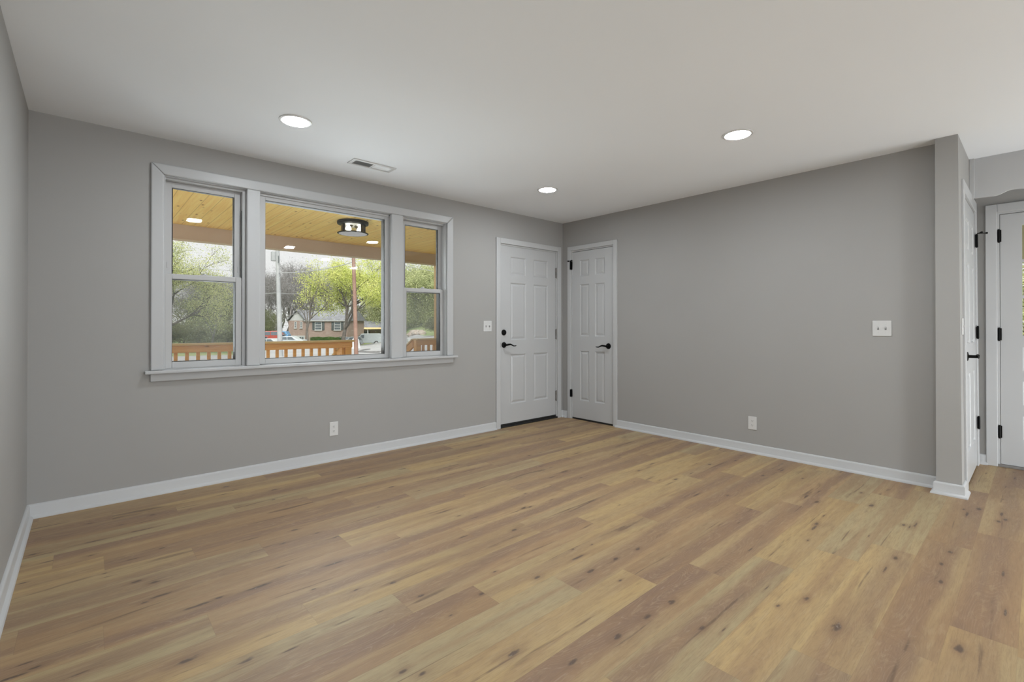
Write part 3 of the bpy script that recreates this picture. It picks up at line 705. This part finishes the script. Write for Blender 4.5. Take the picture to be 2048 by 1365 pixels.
# railing left of the steps
GZ = -.10
def railing(x0, x1, label, post_at, group=None):
    o = thing('porch_railing', ((x0+x1)/2, 6.62, GZ), 0, label, 'railing'); ox = (x0+x1)/2; z = lambda q: q-GZ
    MB().box(x0-ox-.005, x1-ox+.02, -.085, .075, z(.918), z(.943)).build('cap_board', M['railcap'], o, bevel=.004)
    MB().box(x0-ox, x1-ox, -.035, .0, z(.836), z(.918)).build('top_rail', M['railwood'], o, bevel=.003)
    MB().box(x0-ox, x1-ox, -.035, .0, z(.02), z(.10)).build('bottom_rail', M['railwood'], o, bevel=.003)
    first = None
    x = x0 + .06
    xs = []
    q = .869
    while q > x0+.03: q -= .1085
    while q < x1-.10:
        q += .1085
        if x0+.05 < q < x1-.10: xs.append(q)
    if x0 > 3: xs = [4.035, 4.135, 4.235]
    for q in xs:
        MB().box(q-ox-.0175, q-ox+.0175, .0, .035, z(.0), z(.905)).build('baluster', M['railwood'], o, bevel=.002)
    px = post_at-ox
    MB().box(px-.044, px+.044, -.032, .056, 0, z(.918)).build('newel_post', M['railwood'], o, bevel=.004)
    return o
railing(-1.2, 2.835, 'orange pine porch railing that ends at the porch steps, left of the opening', 2.782)
railing(3.875, 4.298, 'short pale pine porch railing between the steps and the porch post', 3.925)
pp = thing('porch_post', (4.378, 6.66, GZ), 0, 'tall square pine porch post at the right end of the short railing', 'post')
MB().box(-.080, .080, -.075, .075, 0, 2.148-GZ).build('shaft', M['postwood'], pp, bevel=.005)
MB().box(-.082, .082, -.082, .082, 0, .10).build('base_trim', M['postwood'], pp, bevel=.004)
MB().box(-.082, .082, -.082, .082, 2.10-GZ, 2.148-GZ).build('cap_trim', M['postwood'], pp, bevel=.004)
def handrail(x, label):
    o = thing('stair_handrail', (x, 6.80, -.75), 0, label, 'handrail'); z = .75
    MB().prism([(-.06, z+.915), (-.06, z+.80), (1.35, z-.02), (1.35, z+.10)], 'x', -.019, .019).build('rail_board', M['railwood'], o, bevel=.003)
    MB().prism([(-.07, z+.935), (-.07, z+.912), (1.38, z+.085), (1.38, z+.110)], 'x', -.045, .045).build('cap_board', M['railcap'], o, bevel=.003)
    MB().box(-.044, .044, 1.28, 1.37, 0, z+.12).build('newel_post', M['railwood'], o, bevel=.003)
    for k in range(6):
        y = .12+.2*k; MB().box(-.0175, .0175, y, y+.035, z-.75+.02 if k > 3 else z-.60+.0*k, z+.82-.58*y).build('baluster', M['railwood'], o)
handrail(3.915, 'sloping pine handrail going down from the short railing')
handrail(2.790, 'sloping pine handrail hidden behind the end post of the long railing')
b = MB()
for k in range(4): b.box(2.84, 3.87, 6.75+.28*k, 7.05+.28*k, -.30-.16*k, -.26-.16*k)
tag(b.build('porch_steps', M['deck']), 'wooden steps down from the porch between the two railings', 'steps')

# ------------------------------------------------------------------ the street outside
FV = Vector((math.sin(YAW), math.cos(YAW))); RV = Vector((math.cos(YAW), -math.sin(YAW)))
def at(px, d):
    """ground point on the bearing of photo column px at depth d"""
    p = (FV + RV*((px-1024)/FPX))*d; return p.x, p.y
def hz(v, d): return HC + (HORIZON-v)/FPX*d
# ground height along sight lines: rows are bearings (photo columns), entries (depth, height)
GP = [(345, [(8,-.75),(28,-.86),(45,-1.40),(70,-2.0),(95,-2.4),(150,-3.0)]), (440, [(8,-.75),(28,-.86),(45,-1.40),(70,-2.0),(95,-2.5),(150,-3.0)]),
      (540, [(8,-.75),(28,-.95),(45,-1.65),(65,-2.07),(80,-2.45),(95,-3.1),(110,-3.3),(150,-3.0)]), (690, [(8,-.75),(28,-.95),(45,-1.60),(65,-2.07),(80,-2.5),(95,-3.2),(110,-3.4),(150,-3.0)]),
      (737, [(8,-.75),(28,-.85),(36,-1.17),(45,-1.37),(65,-1.93),(80,-2.3),(92,-2.62),(110,-3.0),(150,-2.6)]), (790, [(8,-.75),(28,-.70),(45,-1.17),(65,-1.40),(80,-1.45),(95,-1.35),(110,-.95),(150,.7)]),
      (830, [(8,-.75),(28,-.50),(45,-.70),(65,-.50),(70,-.18),(80,.22),(95,.85),(110,1.5),(150,2.9)]), (870, [(8,-.75),(28,-.42),(45,-.42),(62,-.22),(80,.22),(95,.85),(110,1.5),(150,2.9)])]
def lerp_tab(T, q):
    if q <= T[0][0]: return T[0][1]
    for (a, fa), (c, fc) in zip(T, T[1:]):
        if q <= c: return fa+(fc-fa)*(q-a)/(c-a)
    return T[-1][1]
def gz(x, y):
    p = Vector((x, y)); d = max(p.dot(FV), 1.0); px = 1024 + FPX*p.dot(RV)/d
    return lerp_tab([(c, lerp_tab(T, d)) for c, T in GP], px)
def sheet(name, pts_rows, m, lift=0.0):
    b = MB(); nr = len(pts_rows); nc = len(pts_rows[0])
    for r in pts_rows:
        for (x, y) in r: b.v.append((x, y, gz(x, y)+lift))
    for i in range(nr-1):
        for j in range(nc-1): b.f.append((i*nc+j, i*nc+j+1, (i+1)*nc+j+1, (i+1)*nc+j))
    return b.build(name, m, smooth=True, fix=False)
ds = [7.5*(1.052**k) for k in range(66)]
rows = [[at(px, d) for px in range(-100, 1300, 20)] for d in ds]
tag(sheet('lawn', rows, M['grass']), 'grass lawns and hillside across the street', 'ground', kind='structure')
# street: everything paved between the near kerb and the far yards
near = lambda px: 33 if px < 640 else 33-(px-640)*.045
def far(px):
    P = [(300,30),(470,36),(520,48),(560,74),(600,78),(640,72),(690,84),(735,96),(770,98),(800,80),(845,66),(880,60),(960,52),(1100,50)]
    for (a, fa), (c, fc) in zip(P, P[1:]):
        if a <= px <= c: return fa+(fc-fa)*(px-a)/(c-a)
    return 40
rows = []
cols = list(range(340, 1100, 10))
for k in range(30): rows.append([at(px, (22 if px < 480 else max(15, near(px)-12)) + (far(px)-(22 if px < 480 else max(15, near(px)-12)))*k/29) for px in cols])
tag(sheet('street', rows, M['asphalt'], .05), 'pale asphalt street and driveways beyond the porch', 'street', kind='structure')
# curved kerb line
b = MB(); pts = []
for k in range(41):
    a = PI*(.52 + .78*k/40); px = 742 + 24*math.cos(a) + (0 if k < 22 else (k-22)*1.9); v = 697 - 6.5*math.sin(a)
    d = 36 + (705-v)*1.1; x, y = at(px, d); pts.append((x, y, gz(x, y)+.09))
b.path(pts, .10, 6)
tag(b.build('street_kerb', M['kerb']), 'curved concrete kerb where the driveway meets the street', 'kerb')

# ---- utility poles and wires
def pole(name, px0, v0, px1, v1, d, r0, r1, m, label):
    x, y = at(px0, d); z = gz(x, y)-.1
    tx, ty = at(px1, d); o = thing(name, (x, y, z), 0, label, 'utility pole')
    MB().tube((0,0,0), (tx-x, ty-y, hz(v1, d)-z), r0, r1, 14).build('shaft', m, o, smooth=True); return o
gp = pole('utility_pole', 561, 690, 553.5, 455, 36, .19, .125, M['poleg'], 'grey utility pole with a transformer, left of the brick house')
def local(o, px, v, d): x, y = at(px, d); return (x-o.location.x, y-o.location.y, hz(v, d)-o.location.z)
p0 = local(gp, 547.5, 518, 36); p1 = local(gp, 547.5, 500.5, 36)
MB().tube(p0, p1, .21, .21, 18).tube(p1, (p1[0], p1[1], p1[2]+.06), .17, .10, 18).build('transformer', M['poleg'], gp, smooth=True)
for v in (503, 514): MB().tube(local(gp, 548, v, 36), local(gp, 555, v, 36), .03).build('bracket', M['kerb'], gp)
q = MB().tube(local(gp, 556.5, 522, 35.8), local(gp, 557, 508, 35.8), .035)
q.build('conduit', M['shutter'], gp)
bp = pole('utility_pole', 713, 714, 706.5, 500, 30, .135, .105, M['poleb'], 'thin brown wooden utility pole right of the porch railing')
MB().tube(local(bp, 704, 505, 30), local(bp, 711, 507, 30), .05).build('insulator', M['wire'], bp)
def wire(pts, label, r=.022):
    out = []
    P = [Vector((*at(px, d), hz(v, d))) for px, v, d in pts]
    for a, c in zip(P, P[1:]):
        for k in range(8):
            t = k/8; out.append(a.lerp(c, t) - Vector((0, 0, .25*4*t*(1-t)*0.3)))
    out.append(P[-1])
    tag(MB().path(out, r, 5).build('overhead_wire', M['wire']), label, 'wire')
wire([(250,515,40),(470,538,37),(556,541,36)], 'overhead wire crossing the trees in the upper left sash')
wire([(556,541,36),(620,538,33),(707,520,30)], 'overhead wire sagging between the two utility poles', .026)
wire([(440,585,70),(557,582,36),(600,583,60)], 'lower overhead wire behind the grey utility pole')
wire([(707,503,30),(900,545,45)], 'overhead wire running right from the brown utility pole', .02)

# ---- brick house across the street
def face_frame(px, d, yaw_off=0.0):
    x, y = at(px, d); ang = math.atan2(FV.y, FV.x) - PI/2 + yaw_off
    return x, y, ang
HX, HY, HA = face_frame(577, 95, -.10)
HZ = hz(692, 95)
hs = thing('brick_house', (HX, HY, HZ), HA, 'two-storey brick house with dark shutters behind the leafy tree', 'house')
S_ = .1003      # metres per photo pixel at that depth
Wd, EV, RG = 12.3, 5.45, 7.45
MB().box(0, Wd, 0, 8, -.6, EV).build('walls', M['brick'], hs)
MB().prism([(0.2, EV), (3.5, EV), (1.85, EV+2.0)], 'y', -.02, .1).build('gable', M['white'], hs)
b = MB()
b.prism([(-.25, EV-.02), (8.25, EV-.02), (8.25, EV+.12), (4, RG+.1), (-.25, EV+.12)], 'x', 3.2, Wd+.4)
b.build('roof', M['roof'], hs)
b = MB()
for a, c in (((-.25, EV-.10), (1.85, EV+2.05)), ((3.85, EV-.10), (1.85, EV+2.05))):
    b.prism([a, c, (c[0], c[1]+.16), (a[0], a[1]+.16)], 'y', -.35, 5)
b.build('gable_roof', M['roof'], hs)
MB().box(3.4, Wd+.4, -.30, -.24, EV-.14, EV+.06).build('fascia', M['white'], hs)
def hwin(x0, x1, z0, z1, shut, mull=True):
    f = MB().box(x0, x1, -.06, .02, z0, z1).build('window', M['white'], hs)
    MB().box(x0+.14, x1-.14, -.07, -.05, z0+.14, z1-.12).build('pane', M['dkglass'], f)
    if mull:
        for k in (1, 2): z = z0+.14+(z1-z0-.26)*k/3; MB().box(x0+.14, x1-.14, -.085, -.06, z-.06, z+.06).build('glazing_bar', M['white'], f)
    MB().box(x0-.05, x1+.05, -.14, .02, z0-.12, z0).build('window_sill', M['white'], f)
    if shut:
        for a in (x0-.52, x1+.03): MB().box(a, a+.48, -.08, .0, z0, z1).build('shutter', M['shutter'], hs)
hwin(1.25, 1.75, 3.95, 5.25, False); hwin(2.45, 2.95, 3.95, 5.25, False)
hwin(5.55, 7.05, 3.55, 5.20, True); hwin(9.55, 11.0, 3.55, 5.2, True)
hwin(5.55, 7.05, .9, 2.15, True, False); hwin(9.55, 11.0, .9, 2.15, True, False); hwin(11.6, 12.1, 3.9, 5.1, False)
MB().box(.35, 3.45, -.06, .02, -.2, 2.45).build('entry_frame', M['white'], hs)
for x0, x1 in ((.62, 1.0), (2.35, 2.75), (2.85, 3.2)):
    MB().box(x0, x1, -.075, -.05, .9, 2.2).build('sidelight', M['dkglass'], hs)
MB().box(1.35, 2.2, -.08, -.05, -.2, 2.2).build('entry_door', M['white'], hs)
# low house with a carport to the right
GX, GY, GA = face_frame(699, 110, -.02)
g2 = thing('low_house', (GX, GY, hz(684, 110)), GA, 'low brick house with a carport behind the white van', 'house')
MB().box(0, 16, 3, 9, -.5, 3.2).build('walls', M['brick'], g2)
b = MB().prism([(-.6, 3.55), (9.6, 3.55), (9.6, 3.75), (4.5, 5.3), (-.6, 3.75)], 'x', -.4, 17)
b.build('roof', M['roof'], g2)
MB().box(-.4, 17, -.66, -.58, 3.42, 3.80).build('fascia', M['postwood'], g2)
MB().prism([(1.6, 3.7), (4.6, 3.7), (2.6, 5.1)], 'y', -.5, 4).build('dormer_roof', M['roof'], g2)
for x in (.2, 4.4, 7.6, 11.5): MB().box(x-.09, x+.09, -.4, -.2, -.5, 3.5).build('carport_post', M['white'], g2)
MB().box(.5, 3.8, 2.92, 3.02, -.4, 2.9).build('garage_opening', M['shutter'], g2)
MB().box(5.0, 7.2, 2.92, 3.02, -.3, 2.6).build('garage_door', M['tan'], g2)

# ---- vehicles
def vehicle(name, prof, glass_polys, wheels, width, paint, loc, rz, label, cat, extra=None):
    """body outline (x,z) extruded across the width; side windows, windscreen and wheels are parts"""
    o = thing(name, loc, rz, label, cat)
    MB().prism(prof, 'y', -width/2, width/2).build('body', paint, o, bevel=.09, seg=3)
    for gp_ in glass_polys:
        MB().prism(gp_, 'y', -width/2-.012, width/2+.012).build('side_window', M['dkglass'], o)
    for (x, r) in wheels:
        for sgn in (-1, 1):
            y = sgn*(width/2-.08)
            t = MB().tube((x, y-.12*1, r), (x, y+.12, r), r, k=20).build('wheel', M['tyre'], o)
            MB().tube((x, y+sgn*.115, r), (x, y+sgn*.135, r), r*.58, k=14).build('hubcap', M['hub'], t)
    if extra: extra(o)
    return o
def spot(px, d, lift=0.06): x, y = at(px, d); return (x, y, gz(x, y)+lift)
base_ang = math.atan2(RV.y, RV.x)
van_prof = [(-2.7,.45),(-2.75,.95),(-2.55,1.15),(-1.75,1.28),(-1.05,2.05),(-.6,2.15),(2.45,2.15),(2.62,1.9),(2.68,.55),(2.5,.38),(-2.5,.36)]
def van_extra(o):
    MB().prism([(-1.78,1.32),(-1.14,2.0),(-1.10,1.98),(-1.72,1.28)], 'y', -.82, .82).build('windscreen', M['dkglass'], o)
    MB().box(-.30, -.24, -1.012, -1.0, 1.08, 1.16).build('door_handle', M['shutter'], o)
    MB().box(-2.77, -2.70, -.7, .7, .62, .86).build('grille', M['shutter'], o)
vehicle('white_van', van_prof, [[(-1.50,1.30),(-1.02,1.92),(-.55,1.92),(-.55,1.30)]], ((-1.75,.38),(1.65,.38)), 2.0, M['carw'], spot(733.5, 90), base_ang+.38,
        'white cargo van parked on the driveway right of the brown pole', 'van', van_extra)
suv = [(-2.3,.40),(-2.35,.80),(-2.1,.95),(-1.15,1.05),(-.45,1.68),(1.9,1.72),(2.25,1.1),(2.3,.45),(2.1,.32),(-2.1,.32)]
sed = [(-2.2,.35),(-2.25,.70),(-1.2,.88),(-.55,1.38),(.75,1.40),(1.45,.95),(2.15,.90),(2.2,.42),(2.0,.28),(-2.0,.28)]
def screenx(o): MB().prism([(-1.12,1.09),(-.52,1.63),(-.49,1.60),(-1.06,1.06)], 'y', -.75, .75).build('windscreen', M['dkglass'], o)
vehicle('parked_car', suv, [[(-.85,1.12),(-.40,1.58),(.5,1.60),(.5,1.12)], [(.6,1.12),(.6,1.60),(1.7,1.60),(1.95,1.12)]], ((-1.45,.36),(1.45,.36)), 1.9, M['carg'], spot(698, 84), base_ang+.9,
        'silver car nosed in behind the brown pole, left of the white van', 'car', screenx)
vehicle('parked_car', suv, [[(-.85,1.12),(-.40,1.58),(.5,1.60),(.5,1.12)], [(.6,1.12),(.6,1.60),(1.7,1.60),(1.95,1.12)]], ((-1.45,.36),(1.45,.36)), 1.9, M['carr'], spot(532, 66, .75), base_ang+.5,
        'red car left of the grey utility pole', 'car', screenx)
vehicle('parked_car', suv, [[(-.85,1.12),(-.40,1.58),(.5,1.60),(.5,1.12)], [(.6,1.12),(.6,1.60),(1.7,1.60),(1.95,1.12)]], ((-1.45,.36),(1.45,.36)), 1.9, M['carb'], spot(549, 76, .85), base_ang+.2,
        'blue car beside the grey utility pole, behind the red car', 'car', screenx)
vehicle('parked_car', sed, [[(-.85,.92),(-.45,1.30),(.1,1.31),(.1,.92)], [(.18,.92),(.18,1.31),(.7,1.31),(1.15,.92)]], ((-1.4,.33),(1.35,.33)), 1.8, M['carw'], spot(577, 64, .35), base_ang+.1,
        'white sedan in front of the brick house entry, above the railing', 'car', screenx)
vehicle('parked_car', sed, [[(-.85,.92),(-.45,1.30),(.1,1.31),(.1,.92)], [(.18,.92),(.18,1.31),(.7,1.31),(1.15,.92)]], ((-1.4,.33),(1.35,.33)), 1.8, M['carw'], spot(538, 62, .05), base_ang,
        'white sedan just above the railing, in front of the red car', 'car', screenx)
# two small motorcycles by the carport
def motorcycle(px, d, label):
    o = thing('motorcycle', spot(px, d), base_ang+.2, label, 'motorcycle', )
    for x in (-.68, .68):
        q = MB()
        n = len(q.v); K = 20
        q.lathe([(.30,-.06),(.34,0),(.30,.06),(.25,.06),(.25,-.06),(.30,-.06)], (x, 0, .34), 20, 'y'); q.build('wheel', M['tyre'], o)
    MB().path([(-.68,0,.34),(-.45,0,.85),(.1,0,.75),(.68,0,.34)], .05, 8).path([(-.35,0,.35),(.25,0,.35)], .16, 8).build('frame', M['shutter'], o)
    MB().lathe([(0,-.28),(.12,-.22),(.17,0),(.12,.24),(0,.28)], (-.12, 0, .92), 14, 'x').build('fuel_tank', M['carw'], o, smooth=True)
    MB().box(.15, .75, -.13, .13, .78, .88).build('seat', M['tyre'], o, bevel=.03)
    MB().path([(-.50,-.35,1.08),(-.42,0,1.02),(-.50,.35,1.08)], .025, 6).build('handlebar', M['hub'], o)
motorcycle(757, 95, 'motorcycle just behind the white van')
motorcycle(764, 97, 'motorcycle farthest right, near the edge of the wide pane')
# white rounded cover behind the brown pole, white post, stones, yellow hydrant-like bollard
x, y, z = spot(711, 62, 0)
tag(MB().lathe([(0,1.55),(.22,1.52),(.42,1.30),(.52,.90),(.62,.45),(.72,.1),(.74,0),(0,0)], (0,0,0), 24).build('covered_mound', M['white'], smooth=True), 'white rounded cover standing on the street behind the brown pole', 'cover').location = (x, y, z-.05)
x, y, z = spot(817.5, 16, 0)
wp = thing('white_post', (x, y, z-.05), 0, 'white capped post in the yard at the left edge of the right window', 'post')
zt = hz(671.5, 16)-z
MB().box(-.035, .035, -.035, .035, 0, zt).build('shaft', M['white'], wp, bevel=.004)
MB().box(-.048, .048, -.048, .048, zt-.09, zt+.02).build('cap', M['white'], wp, bevel=.01)
MB().box(-.042, .042, -.042, .042, zt-.32, zt-.28).build('band', M['white'], wp, bevel=.004)
random.seed(5)
def boulder(r, sd):
    bm = bmesh.new(); bmesh.ops.create_icosphere(bm, subdivisions=2, radius=r); rr = random.Random(sd)
    for v in bm.verts: v.co *= rr.uniform(.78, 1.15); v.co.z *= .75
    me = bpy.data.meshes.new('boulder'); bm.to_mesh(me); bm.free(); me.materials.append(M['tan']); return me
bms = [boulder(.6, k) for k in range(3)]
for k in range(9):
    px = 822+2.9*k; x, y, z = spot(px, 70+random.uniform(-1, 1), 0)
    o = bpy.data.objects.new('boulder', bms[k % 3]); C.objects.link(o); o.location = (x, y, z+.15); o.rotation_euler = (0, 0, k*1.3); o.scale = (1, 1, random.uniform(.7, 1.4))
    tag(o, 'pale boulder in the row at the foot of the grassy slope', 'boulder', 'boulders along the far kerb')
x, y, z = spot(570.5, 80, 0)
yb = thing('yellow_slide', (x, y, z), base_ang, 'narrow yellow fence panel between the grey pole and the brick house', 'fence')
for k in range(3): MB().box(-.5+.36*k, -.22+.36*k, -.03, .03, 0, 2.3-.3*(k % 2)).build('board', M['yellow'], yb)
# clipped hedge in front of the brick house
def leaves(n, pick, size, rnd, slim=.62):
    b = MB()
    for _ in range(n):
        p = pick(); s = size*rnd.uniform(.6, 1.3)
        u = Vector((rnd.gauss(0,1), rnd.gauss(0,1), rnd.gauss(0,1))).normalized(); v = u.orthogonal().normalized(); v.rotate(Matrix.Rotation(rnd.uniform(0, 6.3), 3, u))
        w2 = u.cross(v); a = v*s; c = w2*s*slim
        b.quad(p-a*.9, p+c, p+a, p-c)
    return b
rr = random.Random(2)
x, y, z = spot(652, 82, 0)
hd = thing('hedge', (x, y, z), base_ang, 'low clipped dark green hedge in front of the brick house', 'hedge')
def hp():
    q = Vector((rr.uniform(-2.5, 2.5), rr.uniform(-.7, .7), rr.uniform(0, 1.65)))
    f = rr.choice((0, 1, 2))
    if f == 0: q.z = 1.65 + .08*math.sin(q.x*3)
    elif f == 1: q.y = -.7
    return q
leaves(3600, hp, .09, rr).build('foliage', M['leafH'], hd, fix=False)
MB().box(-2.4, 2.4, -.6, .6, 0, 1.55).build('core', M['leafH'], hd)

# ---- trees: branching skeleton plus leaf quads around the twig ends
def skeleton(rnd, h, spread, depth, trunk_r, lean=0.0, fork=.35, up=.25, n_child=(2, 3)):
    segs, tips = [], []
    def grow(p, d, ln, r, lv):
        k = 3; pts = [p]
        for _ in range(k):
            d = (d + Vector((rnd.gauss(0,.13), rnd.gauss(0,.13), rnd.gauss(0,.07)+up*.06))).normalized()
            p = p + d*ln/k; pts.append(p)
        for i in range(k): segs.append((pts[i], pts[i+1], r*(1-.30*i/k), r*(1-.30*(i+1)/k), lv))
        if lv >= depth: tips.append((p, ln)); return
        if lv >= depth-2: tips.append((pts[2], ln*.8))
        for c in range(rnd.randint(*n_child) + (1 if lv == 0 else 0)):
            az = rnd.uniform(0, 2*PI); tilt = rnd.uniform(.35, .95)*spread
            q = d.orthogonal().normalized(); q.rotate(Matrix.Rotation(az, 3, d))
            nd = (d*math.cos(tilt) + q*math.sin(tilt)); nd.z += up*.4; nd.normalize()
            st_ = pts[rnd.choice((2, 3, 3))]
            grow(st_, nd, ln*rnd.uniform(.62, .86), r*.62, lv+1)
    grow(Vector((0,0,0)), Vector((lean, 0, 1)).normalized(), h*fork, trunk_r, 0)
    return segs, tips
def tree(name, rnd, h, spread, depth, tr, m_leaf, n_leaf, leaf_size, puff, bark='bark', slim=.62, low=0.0, **kw):
    segs, tips = skeleton(rnd, h, spread, depth, tr, **kw)
    top = max(t[0].z for t in tips); k = h/top
    b1 = MB()
    for p, q, r0, r1, lv in segs: b1.tube(p*k, q*k, max(r0, .012), max(r1, .010), 8 if lv < 2 else (5 if lv < 4 else 3), caps=False)
    o = bpy.data.objects.new(name, None); C.objects.link(o)
    b1.build('trunk_and_branches', M[bark], o, fix=False)
    if n_leaf:
        def pick():
            t, ln = rnd.choice(tips); s = puff
            if rnd.random() < low: t = Vector((t.x*.9, t.y*.9, t.z*rnd.uniform(.06, 1.0)))
            return t*k + Vector((rnd.gauss(0, s), rnd.gauss(0, s), rnd.gauss(0, s*.75)))
        leaves(n_leaf, pick, leaf_size, rnd, slim).build('foliage' if m_leaf != 'twig' else 'twigs', M[m_leaf], o, fix=False)
    return o
def plant(o, px, d, label, cat='tree', group=None, rz=0.0, sc=1.0, scz=None, first=False, dz=-.15):
    t = o if first else dup(o)
    x, y = at(px, d); t.location = (x, y, gz(x, y)+dz); t.rotation_euler = (0, 0, rz); t.scale = (sc, sc, scz or sc)
    return tag(t, label, cat, group)
bigY = tree('leafy_tree', random.Random(4), 16.0, .86, 6, .38, 'leafY', 36000, .118, .64, fork=.20, up=.30, n_child=(2, 3))
plant(bigY, 686, 80, 'large yellow-green tree with a forked trunk in front of the brick house', first=True, rz=4.9, sc=.93, scz=1.0)
thinY = tree('sparse_tree', random.Random(9), 14.0, .72, 6, .30, 'leafY', 700, .12, .5, fork=.34, up=.45)
plant(thinY, 616, 78, 'tall thin-leaved tree whose straight trunk crosses the brick house', first=True, rz=.4, sc=.86)
bare = tree('bare_tree', random.Random(21), 15.0, .66, 7, .22, 'twig', 5200, .22, .55, bark='twig', slim=.07, fork=.26, up=.45, n_child=(2, 3))
bare2 = tree('bare_tree', random.Random(33), 13.0, .82, 7, .20, 'twig', 5200, .22, .55, bark='twig', slim=.07, fork=.22, up=.35, n_child=(2, 3))
nearG = tree('leafy_tree', random.Random(15), 9.5, .90, 5, .16, 'leafS', 34000, .055, .40, fork=.22, up=.10, n_child=(3, 3))
oliv = tree('olive_tree', random.Random(40), 10.0, .95, 5, .15, 'leafO', 16000, .11, .62, low=.5, fork=.16, up=.2, n_child=(2, 3))
gren = tree('green_tree', random.Random(51), 11.0, .95, 5, .16, 'leafG', 24000, .12, .66, low=.5, fork=.16, up=.2, n_child=(2, 3))
shrub = tree('shrub', random.Random(63), 4.5, 1.0, 4, .08, 'leafO', 5000, .11, .42, fork=.18, up=.1, n_child=(3, 4))
# left window
plant(nearG, 322, 40, 'soft yellow-green tree with drooping foliage filling the left window', first=True, rz=.5, sc=.98, scz=1.0)
plant(bare2, 424, 48, 'bare pale-trunked tree standing right of the drooping tree in the left window', first=True, rz=1.0, sc=.62)
gA = 'grey bare trees of the far wood'
plant(bare, 455, 74, 'grey bare tree at the right side of the left window', first=True, sc=.80)
for i, (px, d, sc, k) in enumerate([(438,84,.75,0),(470,80,.78,1),(500,90,.95,0),(527,96,1.0,1),(546,104,1.1,0),(566,112,1.15,1),(586,118,1.2,0),(606,124,1.25,1),(626,128,1.3,0),(541,86,.95,1),(572,100,1.1,0),(533,118,1.35,0),(556,124,1.4,1),(578,132,1.5,0),(598,112,1.2,1),(612,136,1.5,0),(516,108,1.2,1),(640,120,1.3,0),
                                    (650,135,1.4,1),(676,138,1.4,0),(704,140,1.4,1),(732,140,1.3,0),(758,140,1.3,1),(780,138,1.15,0),(843,104,.84,1),(866,96,.75,0),(405,95,.85,1),(378,92,.80,0)]):
    plant((bare, bare2)[k], px, d, 'bare grey tree in the wood behind the houses and lawns', group=gA, rz=i*1.7, sc=sc)
gB = 'olive trees of the far wood'
plant(oliv, 448, 66, 'olive-green tree low in the left window, right of the pale trunk', first=True, sc=.62, rz=.3)
for i, (px, d, sc) in enumerate([(330,62,.82),(372,70,.80),(408,66,.66),(470,72,.66),(500,84,.66),(528,98,.72),(556,110,.78),(590,120,.85),(628,128,.9),(662,132,.95),(700,134,.95),(738,136,.95),(776,132,.9),(800,126,.8)]):
    plant(oliv, px, d, 'olive-green tree filling the wood behind the houses and lawns', group=gB, rz=i*2.1, sc=sc)
gC = 'green trees of the right-hand wood'
plant(gren, 818, 108, 'light green tree at the left of the right window, above the slope', first=True, sc=1.15)
for i, (px, d, sc) in enumerate([(838,104,.98),(858,98,.95),(876,92,1.05),(800,116,1.2),(848,118,1.3),(780,118,1.15),(760,122,1.2),(900,95,1.1),(930,100,1.2)]):
    plant(gren, px, d, 'light green tree in the wood above the grassy slope', group=gC, rz=i*1.9+.7, sc=sc)
gD = 'dark shrubs below the drooping tree'
plant(shrub, 872, 60, 'pale shrub beside the porch post, at the top of the street', first=True, sc=.55)
for i, (px, d, sc) in enumerate([(345,46,.62),(372,50,.66),(398,54,.7),(425,58,.7),(452,60,.72),(476,64,.7),(330,44,.6),(505,74,.7)]):
    plant(shrub, px, d, 'olive shrub at the edge of the lawn across the street', cat='shrub', group=gD, rz=i*1.1, sc=sc)
bpy.data.objects['shrub']['category'] = 'shrub'
# leafy trees glimpsed through the glazed door on the right
for i, (x, y) in enumerate([(15, -.6), (19, 1.8), (18, -4)]):
    t = dup(gren); t.location = (x, y, -1.0); t.scale = (.42, .42, .32); tag(t, 'green tree glimpsed through the panes of the glazed door', 'tree', 'trees beyond the glazed door')
tag(MB().box(5.75, 60, -30, 3.0, -1.2, -1.0).build('yard', M['grass']), 'yard beyond the glazed door', 'ground', kind='structure')
tag(MB().box(5.75, 9.0, -2.5, 1.6, 1.98, 2.05).build('ceiling_side_porch', M['beam']), 'brown side-porch ceiling seen through the glazed door', 'porch ceiling', kind='structure')
